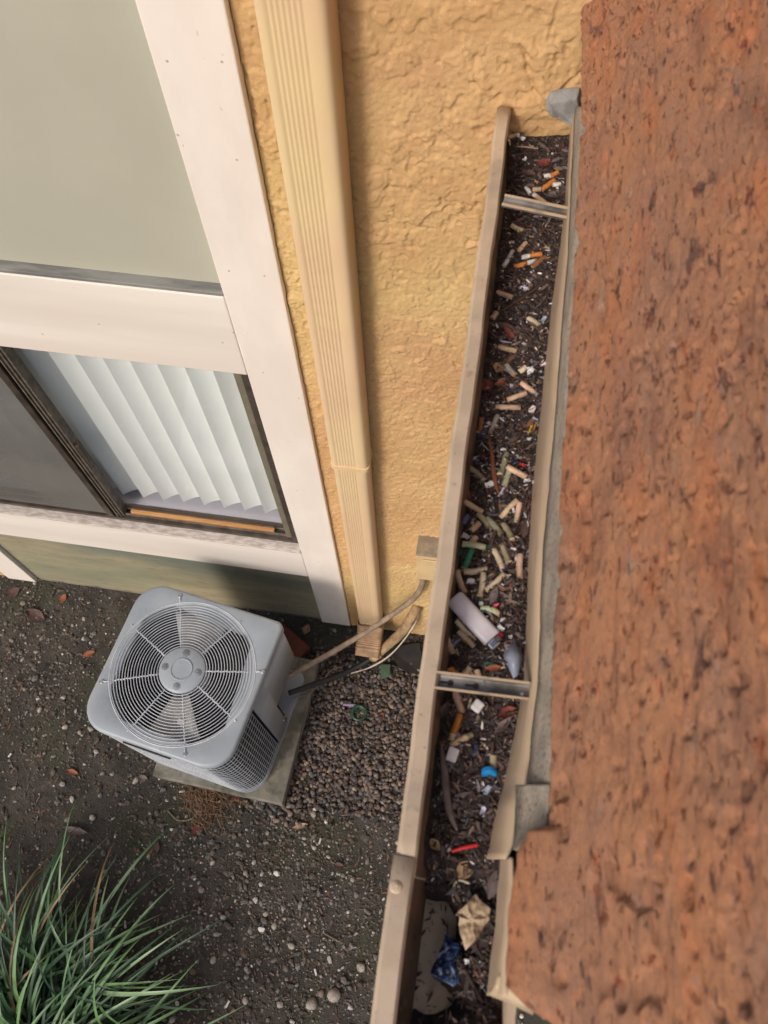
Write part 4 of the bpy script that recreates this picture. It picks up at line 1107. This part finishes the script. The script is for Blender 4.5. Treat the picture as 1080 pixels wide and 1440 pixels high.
ss = o.modifiers.new('s', 'SUBSURF'); ss.levels = 3; ss.render_levels = 3; ss.subdivision_type = 'SIMPLE'
dt = bpy.data.textures.new('leaf_crumple', 'CLOUDS'); dt.noise_scale = .009; dm = o.modifiers.new('d', 'DISPLACE'); dm.texture = dt; dm.strength = .007; dm.texture_coords = 'LOCAL'
solid(o, .0006)
# blue wrapper
pts = [(624,1313),(636,1317),(648,1324),(647,1346),(645,1369),(639,1388),(622,1380),(605,1369),(611,1355),(618,1342)]
w3 = [Vector(on_level(a, b, 2.655)) for a, b in pts]; cen = sum(w3, Vector())/len(w3)
vs = [(0,0,.008)]
for rr_, hz in ((.35,.011), (.7,.008), (1.0,0)):
    for k, v in enumerate(w3): q = (v-cen)*rr_; vs.append((q.x, q.y, hz+random.uniform(-.0035,.0035)))
n = len(w3); fs = [(0, 1+k, 1+(k+1) % n) for k in range(n)]
for j in range(2): fs += [(1+j*n+k, 1+(j+1)*n+k, 1+(j+1)*n+(k+1) % n, 1+j*n+(k+1) % n) for k in range(n)]
mb = MB(); mb.add(vs, fs); o = mb.build('blue_wrapper', m_wrap, None, loc=cen, smooth=False); tag(o, 'shiny crumpled dark blue wrapper near the front end of the gutter', 'wrapper')
ss = o.modifiers.new('s', 'SUBSURF'); ss.levels = 2; ss.render_levels = 2; ss.subdivision_type = 'SIMPLE'
dt = bpy.data.textures.new('crumple', 'VORONOI'); dt.noise_scale = .014; dm = o.modifiers.new('d', 'DISPLACE'); dm.texture = dt; dm.strength = .006; dm.texture_coords = 'LOCAL'
# cloudy plastic petal
pts = [(713,907),(724,904),(734,918),(733,935),(728,950),(722,954),(716,940),(708,922)]
w3 = [Vector(on_muck(a, b, .004)) for a, b in pts]; cen = sum(w3, Vector())/len(w3); vs = [(0,0,.006)] + [tuple(v-cen) for v in w3]
mb = MB(); mb.add(vs, [(0, 1+k, 1+(k+1) % len(w3)) for k in range(len(w3))]); o = mb.build('cloudy_film', m_film, None, smooth=True, loc=cen); tag(o, 'petal shaped cloudy grey plastic film right of the lighter end', 'plastic film'); solid(o, .0006)
# lighter
a = Vector(on_muck(638.5, 841, .0085)); b = Vector(on_muck(692.5, 898, .0085)); d = b-a; d.z *= .2; Ln = d.length
lt = empty('cigarette_lighter', (a+b)/2, 'white plastic cigarette lighter with metal hood and red button', 'lighter'); lt.rotation_euler = d.to_track_quat('X', 'Z').to_euler()
q = MB(); prof = []; 
n = 20; vs = []
for i, (x, s) in enumerate(((-Ln/2,.88), (-Ln/2+.002,1), (-Ln/2+.02,1), (0,1), (Ln/2-.002,1), (Ln/2,.92))):
    for j in range(n):
        t = 2*math.pi*j/n; c_, s_ = math.cos(t), math.sin(t)
        vs.append((x, .0118*s*abs(c_)**.8*(1 if c_ >= 0 else -1), .0062*s*abs(s_)**.8*(1 if s_ >= 0 else -1)))
fs = [(i*n+j, (i+1)*n+j, (i+1)*n+(j+1) % n, i*n+(j+1) % n) for i in range(5) for j in range(n)] + [tuple(range(n)), tuple(5*n+j for j in range(n))[::-1]]
q.add(vs, fs); smooth_by(q.build('body', m_light, lt), 50)
q = MB(); q.box((Ln/2+.0005,-.0105,-.005), (Ln/2+.0105,.003,.0055)); q.build('hood', m_chrome, lt, bevel=.002)
q = MB(); q.box((Ln/2+.0005,.0035,-.004), (Ln/2+.0065,.0115,.006)); q.build('button', m_redp, lt, bevel=.002)
q = MB(); q.tube([(Ln/2+.005,-.001,.006), (Ln/2+.005,.005,.006)], .0032, 14); q.build('spark_wheel', m_galv, lt)
# blue cap, red stick
p = on_muck(688, 1086, .003); q = MB(); q.lathe((0,0,-.002), [(.0,.006), (.0075,.006), (.0085,.004), (.0085,0)], 20, cap=False)
placed('bottle_cap', q, m_bluep, p, R_(8), 'bright blue plastic bottle cap half buried near the flashing', 'bottle cap', smooth=False, rx=R_(68))
a, b = on_muck(635,1197,.004), on_muck(672,1188,.004)
thing_tube('red_stick', 'bright red plastic stick lying across the muck near the front', 'plastic stick', [a, (np.array(a)+b)/2+np.array([0,.0006,.001]), b], .0022, m_redp, 8)
# pods and twigs
def strip(name, label, cat, pxs, wid, m, up=.006):
    P3 = [Vector(on_muck(a_, b_, up)) for a_, b_ in pxs]; zt = max(p.z for p in P3)*.5+sum(p.z for p in P3)/len(P3)*.5
    P3 = [Vector(on_level(a_, b_, zt)) for a_, b_ in pxs]; base = P3[0].copy(); q = spline([p-base for p in P3], 5)
    k = len(q)-1; wd = [wid*max(.12, f) for f in [math.sin(math.pi*(i/k)*.92+.12)**.7 if math.sin(math.pi*(i/k)*.92+.12) > 0 else .1 for i in range(k+1)]]
    mb = MB(); mb.tube(q, [w_/2 for w_ in wd], 8, flat=.45); o = mb.build(name, m, None, smooth=True, loc=base); return tag(o, label, cat)
strip('seed_pod', 'long curved rusty brown seed pod in the middle of the gutter', 'seed pod', [(688,616),(692,640),(694,662),(697,680),(703,697)], .0062, m_twigr)
strip('long_leaf', 'long narrow grey-brown leaf along the gutter below the white block', 'leaf', [(620,1044),(624,1075),(627,1105),(631,1138),(643,1168)], .0085, m_leafs['grey'])
G_T = 'twigs lying in the gutter'
for i, (pts, r_, m, lab) in enumerate((
  ([(706,437),(745,412),(786,381)], .0013, m_twig, 'dark reddish twig reaching the flashing below the cluster of orange butts'),
  ([(734,606),(720,632)], .0012, m_twig, 'thin dark twig left of the yellow sliver'),
  ([(726,206),(742,207),(757,209)], .0013, m_hose, 'thin pale stalk across the far end of the gutter'),
  ([(697,748),(693,757),(690,769)], .0024, m_twig, 'short thick brown twig above the ringed butt'),
  ([(654,1363),(666,1386),(679,1410)], .0018, m_twig, 'brown twig right of the blue wrapper'),
  ([(638,1268),(637,1250),(645,1238),(660,1242)], .0013, m_wirew, 'looped pale stalk above the large pale leaf'),
  ([(742,702),(734,720),(728,738)], .0012, m_twig, 'dark twig beside the peach and white butt'),
  ([(693,1044),(692,1062)], .0020, m_twig, 'grey twig leading to the blue cap'))):
    thing_tube('twig', lab, 'twig', [on_muck(a_, b_, .006) for a_, b_ in pts], r_, m, 6, grp=G_T)

# ================================================================== FLASHING + ROOF TILE
rf = empty('roof_edge', (0, 0, 0), 'rough terracotta coloured roof edge rising beside the gutter with tan flashing', 'roof')
def band(name, rows, m, parent, wob=0.0, sol=.0015):
    """rows: list over y of lists of (x, z)"""
    P = np.array([[(x, y, z) for x, z in row] for y, row in rows])
    if wob: P[..., 0] += vnoise(P, 40, 2)*wob; 
    o = link(name, grid_mesh(name, P), m, parent, smooth=True); smooth_by(o, 40); solid(o, sol, 0); return o
tab = np.array([(150,806,810,815),(180,801,807,815),(300,794,802,811),(380,783,798,806.5),(440,774,792,803),(500,768,788,799),(560,762,784,795),(640,753,777,791),(700,747,771,789),
 (780,743,764,786),(900,739,760,778),(960,737,757,777),(1000,729,752,775),(1060,718,746,773),(1106,709,741,771)], float)
def face(tb, levels, steps=90):
    yy = np.linspace(tb[0, 0], tb[-1, 0], steps); P = []
    for py in yy:
        row = []
        for (ci, cz, dz) in levels:
            c = int(ci); f = ci-c
            px = np.interp(py, tb[:, 0], tb[:, 1+c])*(1-f) + (np.interp(py, tb[:, 0], tb[:, 2+c])*f if f and c < 2 else 0) + (f*np.interp(py, tb[:, 0], tb[:, 3])+20*f if f and c == 2 else 0)
            row.append(on_level(px, py, cz))
        P.append(row)
    P = np.array(P); P[..., 1] = np.minimum(P[..., 1], 1.078); return P
def face_obj(name, P, m, wob, sol=.002):
    P = P.copy(); P[..., 0] += vnoise(P, 45, 2)*wob
    o = link(name, grid_mesh(name, P), m, rf, smooth=True); return solid(o, sol, 0)
tanrows = face(np.vstack([tab, [(1130,701,726,760),(1165,693,723,735),(1190,689,720,724),(1208,685,713,716)]]), [(0,2.655,0),(0,2.690,0),(.5,2.745,0),(1,2.800,0)], 110)
tanrows[:, 0, 0] += .003
face_obj('flashing', tanrows, m_flash, .0006)
face_obj('grey_edge', face(tab, [(1,2.801,0),(1.35,2.833,0),(1.7,2.865,0),(2,2.886,0),(2.4,2.900,0)]), m_grey_edge, .0012)
tb2 = np.array([(1104,735,725,772),(1130,733,725,772),(1160,733,724,768),(1185,733,723,736),(1196,733,722,726)], float)
g2 = face(tb2, [(1,2.806,0),(1.35,2.838,0),(1.7,2.870,0),(2,2.893,0)], 30); g2[..., 2] += .003
face_obj('grey_edge', g2, m_grey_edge, .0010)
tb3 = np.array([(1206,705,713,720),(1240,702,714,720),(1300,698,707,716),(1340,692,702,712),(1385,688,697,710),(1400,686,697,712)], float)
face_obj('flashing', face(tb3, [(0,2.66,0),(0,2.74,0),(1,2.80,0),(2,2.885,0)], 40), m_flash, .0014)
# mortar tongue at the lower corner
P = []
for i in range(14):
    t = i/13; a_ = on_level(690+60*t, 1392+28*t, 2.80)
    P.append([(a_[0]+.0, a_[1]+.014*(1-t), 2.845+.02*t), (a_[0]-.002, a_[1]+.004, 2.83), (a_[0], a_[1]-.004, 2.80), (a_[0]+.01, a_[1]-.004, 2.75)])
P = np.array(P); P[..., 2] += vnoise(P, 70, 2)*.004; P[..., 0] += vnoise(P+4, 60, 2)*.002
solid(link('mortar_lump', grid_mesh('mortar', P), m_mortar, rf, smooth=True), .005)
# rough slab
edge = [(-.60,.50),(-.30,.30),(-.14,.19),(-.067,.117),(-.060,.100),(-.048,.082),(-.007,.080),(.045,.083),(.062,.088),(.068,.1045),(.10,.106),(.22,.101),(.35,.099),(.49,.0985),(.66,.094),(.86,.092),(1.0,.086),(1.10,.077)]
ey = np.array([e[0] for e in edge]); ex = np.array([e[1] for e in edge])
ys = np.concatenate([np.arange(-.60, -.16, .01), np.arange(-.16, 1.083, .0019)])
sv = np.concatenate([[-.014,-.010,-.006,-.003], np.arange(0, .29, .0019), np.arange(.295, .62, .02)])
Sg, Yg = np.meshgrid(sv, ys)
Es = np.interp(Yg, [e[0] for e in edge if e[0] < -.06 or e[0] > .066], [e[1] for e in edge if e[0] < -.06 or e[0] > .066])
E = np.interp(Yg, ey, ex)
Q = np.stack([Yg*0+3, Yg, Yg*0], -1); jag = vnoise(Q, 90, 3)*.0012 + vnoise(Q, 14, 2)*.0012
bl_ = sstep(Sg, .002, .035)
E = E*(1-bl_) + Es*bl_ + jag*(1-bl_)
th = R_(60)
Xg = E + np.where(Sg >= 0, Sg*math.cos(th), -Sg*1.0); Zg = 2.900 + np.where(Sg >= 0, Sg*math.sin(th), Sg*.7)
P = np.stack([Xg, Yg, Zg], -1)
U = np.stack([Sg, Yg*.36, Yg*0], -1); Wp = U + np.stack([vnoise(U, 40, 2), vnoise(U+9, 40, 2), U[..., 0]*0], -1)*.004
msk = sstep(vnoise(U+3, 8, 2), -.35, .25)
pit = -sstep(vnoise(Wp, 170, 2), .32, .55)*.0042*msk - sstep(vnoise(Wp+31, 85, 2), .40, .58)*.0060 - sstep(vnoise(U*np.array([1,.35,1])+77, 60, 2), .42, .58)*.004
rough = vnoise(U*np.array([1,.30,1]), 55, 3)*.0026 + vnoise(Wp, 200, 3)*.0016 + vnoise(U, 7, 2)*.0025 + vnoise(U*np.array([1,.5,1])+50, 110, 2)*.0016
hgt = pit + rough; hgt *= np.where(Sg < 0, .35, 1)
P[..., 0] += -math.sin(th)*hgt; P[..., 2] += math.cos(th)*hgt
P[..., 1] = np.minimum(P[..., 1], 1.081)
tile = link('roof_tile', grid_mesh('tile', P), m_tile, rf, smooth=True)
# deck below the slab so that it is a body, not a sheet
mb = MB(); mb.add([(.112,-.02,2.66),(.70,-.02,2.66),(.70,1.08,2.66),(.112,1.08,2.66),(.125,-.02,2.872),(.70,-.02,3.30),(.70,1.08,3.30),(.125,1.08,2.872)],
   [(3,2,1,0),(0,1,5,4),(1,2,6,5),(2,3,7,6),(3,0,4,7),(4,5,6,7)]); mb.build('roof_deck', m_twig, rf)
# broken grey mortar chunk and exposed stucco at the far end
poly = [Vector(on_wall(a_, b_, D-.006)) for a_, b_ in ((766,140),(773,128),(788,124),(816,121),(820,150),(816,168),(800,164),(785,155),(776,151))]
cen = sum(poly, Vector())/len(poly); vs = [tuple(v-cen) for v in poly] + [tuple((v-cen)*.86+Vector((0,-.022+random.uniform(-.004,.004),0))) for v in poly]
n = len(poly); mb = MB(); mb.add(vs, [(i, (i+1) % n, n+(i+1) % n, n+i) for i in range(n)] + [tuple(range(n, 2*n)), tuple(range(n))[::-1]])
o = mb.build('mortar_chunk', mat('pale_grey_mortar', lin(150,150,150), .95, lin(120,118,116), 30, [(160,1,.0015)]), None, loc=cen, bevel=.002); tag(o, 'broken grey mortar chunk stuck between stucco and roof above the gutter end', 'mortar chunk')
bpy.data.materials.remove(m_lfilm)
